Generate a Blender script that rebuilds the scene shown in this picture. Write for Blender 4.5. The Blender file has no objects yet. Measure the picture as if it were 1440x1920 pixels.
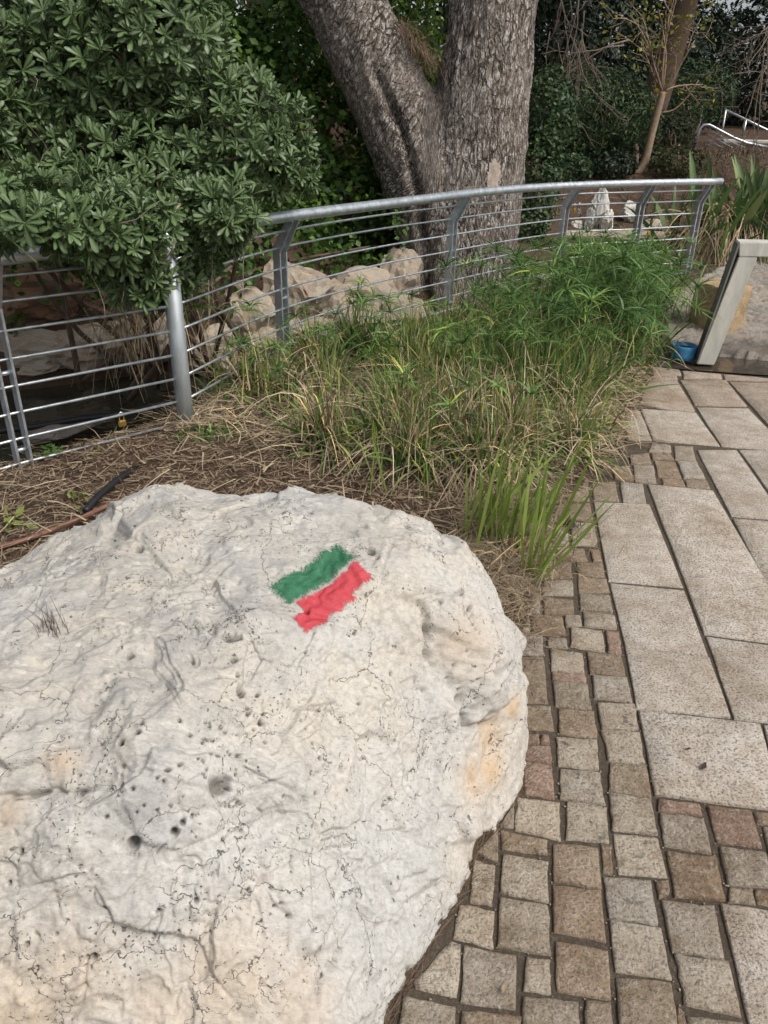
import bpy, bmesh, math, random
import numpy as np
from mathutils import Vector, Matrix

# ---------------------------------------------------------------- camera, sky, sun, exposure
scene = bpy.context.scene
PITCH, ROLL = math.radians(27.35), math.radians(1.23)
cam_data = bpy.data.cameras.new('camera')
cam_data.sensor_fit = 'VERTICAL'
cam_data.sensor_height = 36.0
cam_data.lens = 36.0 * 1442.0 / 1920.0
cam_data.clip_start = 0.05
cam_data.clip_end = 600
camera = bpy.data.objects.new('camera', cam_data)
scene.collection.objects.link(camera)
camera.matrix_world = Matrix.Translation((0, 0, 1.65)) @ Matrix.Rotation(math.pi / 2 - PITCH, 4, 'X') @ Matrix.Rotation(ROLL, 4, 'Z')
scene.camera = camera

SUN_DIR = Vector((0.62, -0.42, 0.95)).normalized()
world = bpy.data.worlds.new('World')
scene.world = world
world.use_nodes = True
wn = world.node_tree
wn.nodes.clear()
w_sky = wn.nodes.new('ShaderNodeTexSky')
w_sky.sky_type = 'NISHITA'
w_sky.sun_disc = False
w_sky.sun_elevation = math.asin(SUN_DIR.z)
w_sky.sun_rotation = math.atan2(SUN_DIR.x, SUN_DIR.y)
w_sky.air_density = 1.0
w_sky.dust_density = 4.0
w_sky.ozone_density = 1.0
w_hs = wn.nodes.new('ShaderNodeHueSaturation')
w_hs.inputs['Saturation'].default_value = 0.35
w_bg = wn.nodes.new('ShaderNodeBackground')
w_bg.inputs['Strength'].default_value = 0.105
w_out = wn.nodes.new('ShaderNodeOutputWorld')
wn.links.new(w_sky.outputs[0], w_hs.inputs['Color'])
wn.links.new(w_hs.outputs[0], w_bg.inputs['Color'])
wn.links.new(w_bg.outputs[0], w_out.inputs['Surface'])

sun_data = bpy.data.lights.new('sun', 'SUN')
sun_data.energy = 1.5
sun_data.angle = math.radians(18)
sun_data.color = (1.0, 0.965, 0.91)
sun = bpy.data.objects.new('sun', sun_data)
scene.collection.objects.link(sun)
sun.rotation_euler = SUN_DIR.to_track_quat('Z', 'Y').to_euler()

scene.view_settings.view_transform = 'Standard'
scene.view_settings.look = 'None'
scene.view_settings.exposure = 0.62
scene.view_settings.gamma = 1.0
scene.view_settings.use_curve_mapping = False
scene.cycles.max_bounces = 6
scene.cycles.diffuse_bounces = 3
scene.cycles.glossy_bounces = 2
scene.cycles.transmission_bounces = 2
scene.cycles.transparent_max_bounces = 6
scene.cycles.use_adaptive_sampling = True
scene.cycles.adaptive_threshold = 0.02

# ---------------------------------------------------------------- helpers: objects
COL = scene.collection
PI = math.pi
rng = np.random.default_rng(7)
random.seed(7)

def link(o, parent=None):
    COL.objects.link(o)
    if parent is not None:
        o.parent = parent
    return o

def tag(o, label=None, cat=None, group=None, kind=None):
    if label: o['label'] = label
    if cat: o['category'] = cat
    if group: o['group'] = group
    if kind: o['kind'] = kind
    return o

def empty(name, loc=(0, 0, 0), rz=0.0):
    o = bpy.data.objects.new(name, None)
    o.empty_display_size = 0.1
    o.location = loc
    o.rotation_euler = (0, 0, rz)
    return link(o)

def mesh_np(name, V, F, material=None, parent=None, smooth=False, attrs=None, make=True):
    V = np.asarray(V, dtype=np.float32); F = np.asarray(F, dtype=np.int32)
    me = bpy.data.meshes.new(name)
    k = F.shape[1]
    me.vertices.add(len(V)); me.vertices.foreach_set('co', V.ravel())
    me.loops.add(F.size); me.loops.foreach_set('vertex_index', F.ravel())
    me.polygons.add(len(F))
    me.polygons.foreach_set('loop_start', np.arange(0, F.size, k, dtype=np.int32))
    me.polygons.foreach_set('loop_total', np.full(len(F), k, dtype=np.int32))
    if smooth:
        me.polygons.foreach_set('use_smooth', np.ones(len(F), dtype=bool))
    me.update(calc_edges=True)
    for an, av in (attrs or {}).items():
        a = me.attributes.new(an, 'FLOAT', 'POINT')
        a.data.foreach_set('value', np.asarray(av, dtype=np.float32))
    if material: me.materials.append(material)
    if not make: return me
    return link(bpy.data.objects.new(name, me), parent)

def mesh_bm(name, bm, material, parent=None, smooth=False):
    me = bpy.data.meshes.new(name)
    bmesh.ops.recalc_face_normals(bm, faces=bm.faces[:])
    bm.to_mesh(me); bm.free()
    if smooth:
        for p in me.polygons: p.use_smooth = True
    me.materials.append(material)
    return link(bpy.data.objects.new(name, me), parent)

# ---------------------------------------------------------------- helpers: noise
_perm = np.random.default_rng(3).permutation(256).astype(np.int64)
_perm = np.concatenate([_perm, _perm, _perm])
_grad = np.random.default_rng(4).normal(size=(256, 3)); _grad /= np.linalg.norm(_grad, axis=1)[:, None]
_grad = _grad.astype(np.float32)

def noise(P):
    P = np.asarray(P, dtype=np.float32)
    I = np.floor(P).astype(np.int64); f = P - I; I &= 255
    u = f * f * f * (f * (f * 6 - 15) + 10)
    def corner(a, b, c):
        h = _perm[_perm[_perm[(I[..., 0] + a) & 255] + ((I[..., 1] + b) & 255)] + ((I[..., 2] + c) & 255)]
        g = _grad[h]
        return g[..., 0] * (f[..., 0] - a) + g[..., 1] * (f[..., 1] - b) + g[..., 2] * (f[..., 2] - c)
    ux, uy, uz = u[..., 0], u[..., 1], u[..., 2]
    def lerp(a, b, t): return a + (b - a) * t
    x00 = lerp(corner(0, 0, 0), corner(1, 0, 0), ux); x10 = lerp(corner(0, 1, 0), corner(1, 1, 0), ux)
    x01 = lerp(corner(0, 0, 1), corner(1, 0, 1), ux); x11 = lerp(corner(0, 1, 1), corner(1, 1, 1), ux)
    return lerp(lerp(x00, x10, uy), lerp(x01, x11, uy), uz) * 1.6

def fbm(P, octaves=4, gain=0.5):
    P = np.asarray(P, dtype=np.float32)
    s = np.zeros(P.shape[:-1], dtype=np.float32); a = 1.0; k = 1.0
    for i in range(octaves):
        s += a * noise(P * k + 17.3 * i); a *= gain; k *= 2.03
    return s

def smooth01(x, a, b):
    t = np.clip((x - a) / (b - a), 0, 1)
    return t * t * (3 - 2 * t)

# ---------------------------------------------------------------- helpers: shapes
def frames(axis):
    z = np.array(axis, float); z /= np.linalg.norm(z) + 1e-9
    a = np.array([0, 0, 1.0]) if abs(z[2]) < 0.9 else np.array([1.0, 0, 0])
    x = np.cross(a, z); x /= np.linalg.norm(x); y = np.cross(z, x)
    return x, y, z

def tube_data(pts, radii, sides=8, cap=True):
    pts = np.asarray(pts, float); n = len(pts)
    radii = np.broadcast_to(np.asarray(radii, float), (n,))
    tang = np.gradient(pts, axis=0)
    x, y, z = frames(tang[0])
    V = []; ang = np.arange(sides) * 2 * PI / sides
    for i in range(n):
        t = tang[i] / (np.linalg.norm(tang[i]) + 1e-9)
        x = x - t * (x @ t); x /= np.linalg.norm(x) + 1e-9; y = np.cross(t, x)
        V.append(pts[i] + radii[i] * (np.cos(ang)[:, None] * x + np.sin(ang)[:, None] * y))
    V = np.concatenate(V)
    F = []
    for i in range(n - 1):
        for k in range(sides):
            a = i * sides + k; b = i * sides + (k + 1) % sides
            F.append((a, b, b + sides)); F.append((a, b + sides, a + sides))
    if cap:
        for base, flip in ((0, True), ((n - 1) * sides, False)):
            for k in range(1, sides - 1):
                F.append((base, base + k + 1, base + k) if flip else (base, base + k, base + k + 1))
    return V, np.array(F)

class Bag:
    """collects triangle soups into one mesh"""
    def __init__(self): self.V = []; self.F = []; self.A = []; self.n = 0
    def add(self, V, F, tint=0.5):
        V = np.asarray(V); self.V.append(V); self.F.append(np.asarray(F) + self.n); self.n += len(V)
        self.A.append(np.broadcast_to(np.asarray(tint, float), (len(V),)))
        return self
    def tube(self, pts, r, sides=6, tint=0.5): return self.add(*tube_data(pts, r, sides), tint=tint)
    def build(self, name, material, parent=None, smooth=False, make=True):
        return mesh_np(name, np.concatenate(self.V), np.concatenate(self.F), material, parent, smooth,
                       {'tint': np.concatenate(self.A)}, make)

def spline(pts, n):
    """Catmull-Rom through pts"""
    P = np.asarray(pts, float); P = np.vstack([2 * P[0] - P[1], P, 2 * P[-1] - P[-2]])
    m = len(P) - 3; t = np.linspace(0, m - 1e-6, n); i = t.astype(int); u = (t - i)[:, None]
    a, b, c, d = P[i], P[i + 1], P[i + 2], P[i + 3]
    return 0.5 * (2 * b + (c - a) * u + (2 * a - 5 * b + 4 * c - d) * u ** 2 + (3 * b - a - 3 * c + d) * u ** 3)

def box_bm(bm, cx, cy, cz, sx, sy, sz, rot=None):
    m = Matrix.Translation((cx, cy, cz)) @ (rot.to_4x4() if rot is not None else Matrix.Identity(4)) @ Matrix.Diagonal((sx, sy, sz, 1))
    bmesh.ops.create_cube(bm, size=1.0, matrix=m)

def rot_from(n, spin):
    """(N,3) z-directions and spins -> (N,3,3) matrices with columns x,y,z"""
    n = n / (np.linalg.norm(n, axis=1)[:, None] + 1e-9)
    ref = np.where(np.abs(n[:, 2:3]) < 0.95, np.array([[0, 0, 1.0]]), np.array([[1.0, 0, 0]]))
    x = np.cross(ref, n); x /= np.linalg.norm(x, axis=1)[:, None] + 1e-9
    y = np.cross(n, x)
    c, s = np.cos(spin)[:, None], np.sin(spin)[:, None]
    X = c * x + s * y; Y = -s * x + c * y
    return np.stack([X, Y, n], axis=2)

def scatter(T, F, M, pos, scale):
    """copies of template T (m,3) with triangle list F"""
    N = len(pos); m = len(T)
    V = np.einsum('nij,nmj->nmi', M, T[None] * np.asarray(scale).reshape(N, 1, -1)) + pos[:, None]
    FF = (F[None] + (np.arange(N) * m)[:, None, None]).reshape(-1, 3)
    return V.reshape(-1, 3), FF

# ---------------------------------------------------------------- helpers: materials
def new_mat(name):
    m = bpy.data.materials.new(name); m.use_nodes = True
    nt = m.node_tree; b = nt.nodes['Principled BSDF']
    return m, nt, b

def nd(nt, t, ins=None, out=0, **props):
    n = nt.nodes.new('ShaderNode' + t)
    for k, v in props.items(): setattr(n, k, v)
    for k, v in (ins or {}).items():
        if isinstance(v, bpy.types.NodeSocket): nt.links.new(v, n.inputs[k])
        else: n.inputs[k].default_value = v
    return n.outputs[out]

def mth(nt, op, a, b=0.0, c=0.0, clamp=False):
    return nd(nt, 'Math', {0: a, 1: b, 2: c}, operation=op, use_clamp=clamp)

def mixc(nt, fac, a, b, mode='MIX'):
    n = nt.nodes.new('ShaderNodeMix'); n.data_type = 'RGBA'; n.blend_type = mode
    for i, v in ((0, fac), (6, a), (7, b)):
        if isinstance(v, bpy.types.NodeSocket): nt.links.new(v, n.inputs[i])
        else: n.inputs[i].default_value = (v if i == 0 else (tuple(v) + (1,))[:4])
    return n.outputs[2]

def ramp(nt, fac, stops):
    n = nt.nodes.new('ShaderNodeValToRGB'); e = n.color_ramp.elements
    while len(e) < len(stops): e.new(0.5)
    for s, (p, c) in zip(e, stops):
        s.position = p; s.color = (c, c, c, 1) if isinstance(c, (int, float)) else (tuple(c) + (1,))[:4]
    nt.links.new(fac, n.inputs[0])
    return n.outputs[0]

def sstep(nt, x, a, b):
    return nd(nt, 'MapRange', {0: x, 1: a, 2: b, 3: 0.0, 4: 1.0}, interpolation_type='SMOOTHSTEP')

def coord(nt, kind='Object', scale=(1, 1, 1)):
    c = nt.nodes.new('ShaderNodeTexCoord').outputs[kind]
    if scale == (1, 1, 1): return c
    return nd(nt, 'Mapping', {'Vector': c, 'Scale': scale})

def tnoise(nt, vec, scale, detail=4.0, rough=0.55, dist=0.0, out=0):
    return nd(nt, 'TexNoise', {'Vector': vec, 'Scale': scale, 'Detail': detail, 'Roughness': rough, 'Distortion': dist}, out=out)

def bump(nt, h, strength, dist, normal=None):
    ins = {'Height': h, 'Strength': strength, 'Distance': dist}
    if normal is not None: ins['Normal'] = normal
    return nd(nt, 'Bump', ins)

def setb(nt, b, **k):
    for key, v in k.items():
        key = key.replace('_', ' ')
        if isinstance(v, bpy.types.NodeSocket): nt.links.new(v, b.inputs[key])
        else: b.inputs[key].default_value = v

def rock_mat(name, cream, grey, stain, scale=1.0, stain_amount=0.5, lichen=0.5, cracks=True, marks=False, relief=(0.6, 0.0065)):
    m, nt, b = new_mat(name)
    p = coord(nt, 'Object')
    n1 = tnoise(nt, p, 2.3 * scale, 5, 0.6); n2 = tnoise(nt, p, 9 * scale, 6, 0.65); n3 = tnoise(nt, p, 70 * scale, 5, 0.7)
    c = mixc(nt, ramp(nt, n1, [(0.38, 0.0), (0.62, 1.0)]), cream, grey)
    c = mixc(nt, ramp(nt, n2, [(0.35, 0.0), (0.75, 0.55)]), c, tuple(x * 0.86 for x in grey))
    ns = tnoise(nt, nd(nt, 'Mapping', {'Vector': p, 'Location': (4, 2, 7)}), 1.9 * scale, 5, 0.65)
    c = mixc(nt, mth(nt, 'MULTIPLY', ramp(nt, ns, [(0.5, 0.0), (0.72, 1.0)]), stain_amount), c, stain)
    c = mixc(nt, ramp(nt, n3, [(0.3, 0.55), (0.54, 0.0)]), c, tuple(x * 0.5 for x in cream))
    nl = tnoise(nt, nd(nt, 'Mapping', {'Vector': p, 'Location': (1, 9, 3), 'Scale': (1, 1, 1)}), 3.1 * scale, 5, 0.72)
    nf = tnoise(nt, p, 34 * scale, 6, 0.75)
    lm = mth(nt, 'MULTIPLY', ramp(nt, nl, [(0.5, 0.0), (0.66, 1.0)]), ramp(nt, nf, [(0.4, 0.1), (0.62, 1.0)]))
    c = mixc(nt, mth(nt, 'MULTIPLY', lm, lichen), c, (0.17, 0.165, 0.16))
    if marks:   # weathered grey crust, rusty stains and shade painted into holes and cracks, as laid out on this stone
        nw = tnoise(nt, nd(nt, 'Mapping', {'Vector': p, 'Scale': (1, 1, 2.2)}), 11, 7, 0.72, 0.8)
        gm = mth(nt, 'MULTIPLY', nd(nt, 'Attribute', out=2, attribute_name='crust'), ramp(nt, nw, [(0.36, 0.0), (0.60, 1.0)]))
        c = mixc(nt, mth(nt, 'MULTIPLY', gm, 0.8), c, (0.27, 0.265, 0.255))
        ps = nd(nt, 'Mapping', {'Vector': p, 'Rotation': (0.0, 0.0, -0.7), 'Scale': (0.45, 1.6, 1.0)})
        nv = tnoise(nt, ps, 55, 6, 0.75, 1.6)
        c = mixc(nt, ramp(nt, nv, [(0.38, 0.45), (0.50, 0.0)]), c, (0.27, 0.25, 0.225))
        c = mixc(nt, ramp(nt, tnoise(nt, ps, 31, 6, 0.72, 1.2), [(0.56, 0.0), (0.70, 0.55)]), c, (0.66, 0.63, 0.58))
        sm = mth(nt, 'MULTIPLY', nd(nt, 'Attribute', out=2, attribute_name='rust'), ramp(nt, n2, [(0.3, 0.35), (0.65, 1.0)]))
        c = mixc(nt, mth(nt, 'MULTIPLY', sm, 0.85), c, stain)
        c = mixc(nt, nd(nt, 'Attribute', out=2, attribute_name='recess_shade'), c, (0.05, 0.042, 0.034))
    h = mth(nt, 'MULTIPLY', n3, 0.4)
    h = mth(nt, 'ADD', h, mth(nt, 'MULTIPLY', tnoise(nt, p, 25 * scale, 6, 0.7), 1.0))
    if cracks:
        dv = nd(nt, 'MixRGB', {0: 0.14, 1: p, 2: tnoise(nt, p, 6 * scale, 5, 0.65, out=1)})
        for sc, th, lo, hi in ((4.3, 0.0045, 0.46, 0.56), (12.0, 0.010, 0.505, 0.59)):
            v = nd(nt, 'TexVoronoi', {'Vector': dv, 'Scale': sc * scale}, feature='DISTANCE_TO_EDGE')
            line = sstep(nt, mth(nt, 'ADD', v, mth(nt, 'MULTIPLY', mth(nt, 'SUBTRACT', n2, 0.5), th * 2.2)), th, th * 0.25)
            mask = sstep(nt, tnoise(nt, nd(nt, 'Mapping', {'Vector': p, 'Location': (sc, 1, 1)}), 5 * scale, 4, 0.6), lo, hi)
            k = mth(nt, 'MULTIPLY', line, mask)
            c = mixc(nt, mth(nt, 'MULTIPLY', k, 0.85), c, (0.075, 0.062, 0.05))
            h = mth(nt, 'SUBTRACT', h, mth(nt, 'MULTIPLY', k, 0.9))
        for sc, rad, lo in ((38, 0.2, 0.515), (100, 0.27, 0.51)):
            v = nd(nt, 'TexVoronoi', {'Vector': dv, 'Scale': sc * scale}, feature='F1')
            k = mth(nt, 'MULTIPLY', sstep(nt, v, rad, rad * 0.5), sstep(nt, tnoise(nt, nd(nt, 'Mapping', {'Vector': p, 'Location': (3, sc, 1)}), 7 * scale, 5, 0.7), lo, lo + 0.07))
            c = mixc(nt, mth(nt, 'MULTIPLY', k, 0.8), c, (0.07, 0.06, 0.05))
            h = mth(nt, 'SUBTRACT', h, mth(nt, 'MULTIPLY', k, 0.8))
    setb(nt, b, Base_Color=c, Roughness=0.88, Normal=bump(nt, h, relief[0], relief[1] / scale))
    b.inputs['Specular IOR Level'].default_value = 0.25
    return m

def paving_mat(name, speck, bumpd, pits):
    m, nt, b = new_mat(name)
    oi = nt.nodes.new('ShaderNodeObjectInfo')
    off = nd(nt, 'CombineXYZ', {0: mth(nt, 'MULTIPLY', oi.outputs['Random'], 37.0), 1: mth(nt, 'MULTIPLY', oi.outputs['Random'], 91.0), 2: 0.0})
    p = nd(nt, 'VectorMath', {0: coord(nt, 'Object'), 1: off}, operation='ADD')
    n1 = tnoise(nt, p, 14, 5, 0.65); n2 = tnoise(nt, p, 55, 5, 0.7); n3 = tnoise(nt, p, 125, 4, 0.7)
    base = oi.outputs['Color']
    pw = nd(nt, 'NewGeometry', out=0)
    n0 = tnoise(nt, pw, 2.7, 6, 0.68)
    base = mixc(nt, ramp(nt, n0, [(0.36, 0.75), (0.56, 0.0)]), base, mixc(nt, 1.0, base, (0.66, 0.58, 0.49), 'MULTIPLY'))
    c = mixc(nt, ramp(nt, n1, [(0.3, 0.75), (0.62, 0.0)]), base, mixc(nt, 1.0, base, (0.62, 0.55, 0.46), 'MULTIPLY'))
    c = mixc(nt, ramp(nt, n2, [(0.5, 0.0), (0.72, 0.5)]), c, (0.60, 0.54, 0.45))
    c = mixc(nt, mth(nt, 'MULTIPLY', ramp(nt, n3, [(0.38, 1.0), (0.50, 0.0)]), speck), c, (0.11, 0.096, 0.08))
    nb = tnoise(nt, nd(nt, 'VectorMath', {0: p, 1: (5, 3, 8)}, operation='ADD'), 22, 6, 0.72, 0.6)
    c = mixc(nt, mth(nt, 'MULTIPLY', ramp(nt, nb, [(0.58, 0.0), (0.7, 1.0)]), pits), c, (0.10, 0.092, 0.082))
    h = mth(nt, 'ADD', mth(nt, 'MULTIPLY', n2, 1.0), mth(nt, 'MULTIPLY', n3, 0.8))
    h = mth(nt, 'ADD', h, mth(nt, 'MULTIPLY', n1, 1.2))
    setb(nt, b, Base_Color=c, Roughness=0.9, Normal=bump(nt, h, 0.8, bumpd))
    b.inputs['Specular IOR Level'].default_value = 0.2
    return m

def leaf_mat(name, dark, light, rough=0.45, trans=0.22, rib=None, obj_random=False):
    m, nt, b = new_mat(name)
    t = nd(nt, 'Attribute', out=2, attribute_name='tint')
    if obj_random:
        oi = nt.nodes.new('ShaderNodeObjectInfo')
        t = mth(nt, 'ADD', mth(nt, 'MULTIPLY', t, 0.5), mth(nt, 'MULTIPLY', oi.outputs['Random'], 0.5))
    c = ramp(nt, t, [(0.0, dark), (0.6, tuple((a + d) / 2 for a, d in zip(dark, light))), (0.92, light), (1.0, tuple(min(1.0, x * y) for x, y in zip(light, (2.0, 1.45, 1.0))))])
    if rib is not None:
        c = mixc(nt, nd(nt, 'Attribute', out=2, attribute_name='rib'), c, rib)
    setb(nt, b, Base_Color=c, Roughness=rough)
    b.inputs['Specular IOR Level'].default_value = 0.3
    tr = nt.nodes.new('ShaderNodeBsdfTranslucent'); nt.links.new(c, tr.inputs[0])
    mx = nt.nodes.new('ShaderNodeMixShader'); mx.inputs[0].default_value = trans
    nt.links.new(b.outputs[0], mx.inputs[1]); nt.links.new(tr.outputs[0], mx.inputs[2])
    nt.links.new(mx.outputs[0], nt.nodes['Material Output'].inputs[0])
    return m

def soil_mat(name, a, bcol, c3, scale=1.0):
    m, nt, b = new_mat(name)
    p = coord(nt, 'Object')
    n1 = tnoise(nt, p, 3 * scale, 6, 0.65); n2 = tnoise(nt, p, 45 * scale, 6, 0.75); n3 = tnoise(nt, p, 160 * scale, 4, 0.7)
    c = mixc(nt, ramp(nt, n1, [(0.35, 0.0), (0.65, 1.0)]), a, bcol)
    c = mixc(nt, ramp(nt, n2, [(0.5, 0.0), (0.7, 0.8)]), c, c3)
    c = mixc(nt, ramp(nt, n3, [(0.35, 0.5), (0.5, 0.0)]), c, tuple(x * 0.35 for x in a))
    setb(nt, b, Base_Color=c, Roughness=0.95, Normal=bump(nt, mth(nt, 'ADD', n2, mth(nt, 'MULTIPLY', n3, 0.6)), 0.9, 0.02 / scale))
    b.inputs['Specular IOR Level'].default_value = 0.15
    return m

def plain_mat(name, col, rough=0.6, metal=0.0, var=0.25, scale=30.0, bumpd=0.0, spec=0.4, stretch=(1, 1, 1)):
    m, nt, b = new_mat(name)
    p = coord(nt, 'Object', stretch)
    n = tnoise(nt, p, scale, 5, 0.65)
    c = mixc(nt, ramp(nt, n, [(0.3, 0.0), (0.7, 1.0)]), tuple(x * (1 - var) for x in col), tuple(min(1, x * (1 + var)) for x in col))
    setb(nt, b, Base_Color=c, Roughness=mth(nt, 'ADD', mth(nt, 'MULTIPLY', n, 0.2), rough - 0.1), Metallic=metal)
    b.inputs['Specular IOR Level'].default_value = spec
    if bumpd: setb(nt, b, Normal=bump(nt, n, 0.7, bumpd))
    return m

MAT = {}
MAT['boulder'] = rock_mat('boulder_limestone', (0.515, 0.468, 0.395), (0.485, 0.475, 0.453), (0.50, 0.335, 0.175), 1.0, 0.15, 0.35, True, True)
MAT['stream_rock'] = rock_mat('stream_rock', (0.42, 0.335, 0.245), (0.38, 0.335, 0.275), (0.28, 0.16, 0.085), 1.3, 0.6, 0.4)
MAT['white_rock'] = rock_mat('white_rock', (0.66, 0.64, 0.58), (0.58, 0.57, 0.53), (0.45, 0.36, 0.25), 1.5, 0.3, 0.3, False)
MAT['red_rock'] = rock_mat('red_earth_rock', (0.27, 0.15, 0.09), (0.22, 0.15, 0.11), (0.33, 0.17, 0.08), 1.3, 0.6, 0.4, False)
MAT['rough_rock'] = rock_mat('rough_plaza_rock', (0.46, 0.385, 0.305), (0.42, 0.385, 0.34), (0.38, 0.28, 0.20), 1.6, 0.5, 1.0, True, False, (1.0, 0.05))
MAT['block'] = rock_mat('chiselled_block', (0.50, 0.38, 0.235), (0.48, 0.41, 0.30), (0.46, 0.31, 0.15), 3.0, 0.5, 0.5, False)
MAT['cobble'] = paving_mat('cobble_stone', 0.65, 0.018, 0.95)
MAT['slab'] = paving_mat('pecked_slab', 0.8, 0.010, 0.4)
MAT['soil'] = soil_mat('mulch_soil', (0.075, 0.047, 0.032), (0.11, 0.072, 0.05), (0.18, 0.125, 0.088))
MAT['joint'] = soil_mat('joint_grit', (0.09, 0.07, 0.052), (0.12, 0.095, 0.07), (0.22, 0.18, 0.14), 2.0)
MAT['galv'] = plain_mat('galvanised_steel', (0.54, 0.58, 0.61), 0.40, 0.8, 0.28, 22.0, 0.0006)
MAT['galv_dull'] = plain_mat('weathered_zinc', (0.34, 0.365, 0.375), 0.55, 0.5, 0.3, 12.0, 0.0006, 0.4, (1, 1, 0.3))
MAT['concrete'] = plain_mat('pale_concrete', (0.46, 0.445, 0.395), 0.85, 0.0, 0.18, 16.0, 0.002, 0.2, (1, 1, 0.25))
MAT['concrete_shaded'] = plain_mat('shaded_concrete_face', (0.19, 0.18, 0.165), 0.85, 0.0, 0.3, 14.0, 0.002, 0.2, (1, 1, 0.15))  # darker copy of the concrete, paints shade on the stand's left face
MAT['straw'] = leaf_mat('dry_straw', (0.17, 0.12, 0.078), (0.58, 0.47, 0.31), 0.75, 0.12)
MAT['needles'] = leaf_mat('brown_needles', (0.065, 0.040, 0.027), (0.38, 0.28, 0.19), 0.8, 0.05)
MAT['sedge'] = leaf_mat('sedge_green', (0.035, 0.085, 0.022), (0.22, 0.36, 0.10), 0.42, 0.3)
MAT['sedge_yellow'] = leaf_mat('sedge_yellow_green', (0.11, 0.17, 0.035), (0.42, 0.46, 0.14), 0.5, 0.35)
MAT['iris'] = leaf_mat('iris_leaf', (0.12, 0.20, 0.035), (0.42, 0.50, 0.14), 0.4, 0.3, obj_random=True)
MAT['pitto'] = leaf_mat('thick_glossy_leaf', (0.010, 0.030, 0.012), (0.080, 0.150, 0.056), 0.38, 0.12, (0.19, 0.25, 0.10), True)
MAT['ivy'] = leaf_mat('ivy_leaf', (0.02, 0.06, 0.010), (0.17, 0.28, 0.045), 0.5, 0.25)
MAT['dark_leaf'] = leaf_mat('dark_evergreen_leaf', (0.007, 0.015, 0.008), (0.030, 0.052, 0.024), 0.55, 0.15)
MAT['mid_leaf'] = leaf_mat('mid_evergreen_leaf', (0.014, 0.036, 0.014), (0.075, 0.125, 0.05), 0.5, 0.2)
MAT['olive_leaf'] = leaf_mat('olive_brown_leaf', (0.03, 0.038, 0.014), (0.10, 0.105, 0.045), 0.6, 0.2)
MAT['yellow_leaf'] = leaf_mat('yellowing_leaf', (0.13, 0.15, 0.025), (0.34, 0.33, 0.06), 0.5, 0.35)
MAT['agave'] = leaf_mat('broad_strap_leaf', (0.03, 0.07, 0.028), (0.13, 0.20, 0.085), 0.45, 0.15, (0.22, 0.28, 0.12))
MAT['twig'] = plain_mat('grey_twig', (0.22, 0.175, 0.14), 0.85, 0, 0.3, 20)
MAT['pale_wood'] = plain_mat('pale_stem_bark', (0.30, 0.215, 0.15), 0.85, 0, 0.3, 18, 0.003)
MAT['brown_wood'] = plain_mat('brown_stem_bark', (0.13, 0.085, 0.06), 0.85, 0, 0.35, 14, 0.004)
MAT['pipe_brown'] = plain_mat('brown_drip_pipe', (0.16, 0.075, 0.05), 0.55, 0, 0.25, 30)
MAT['pipe_black'] = plain_mat('black_hose', (0.018, 0.018, 0.02), 0.45, 0, 0.2, 30)
MAT['blue'] = plain_mat('blue_plastic', (0.06, 0.25, 0.46), 0.3, 0, 0.2, 12, 0, 0.5)
MAT['brass'] = plain_mat('brass', (0.62, 0.43, 0.14), 0.35, 0.9, 0.15, 40)
MAT['steel'] = plain_mat('polished_steel', (0.7, 0.7, 0.7), 0.25, 1.0, 0.1, 40)

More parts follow.
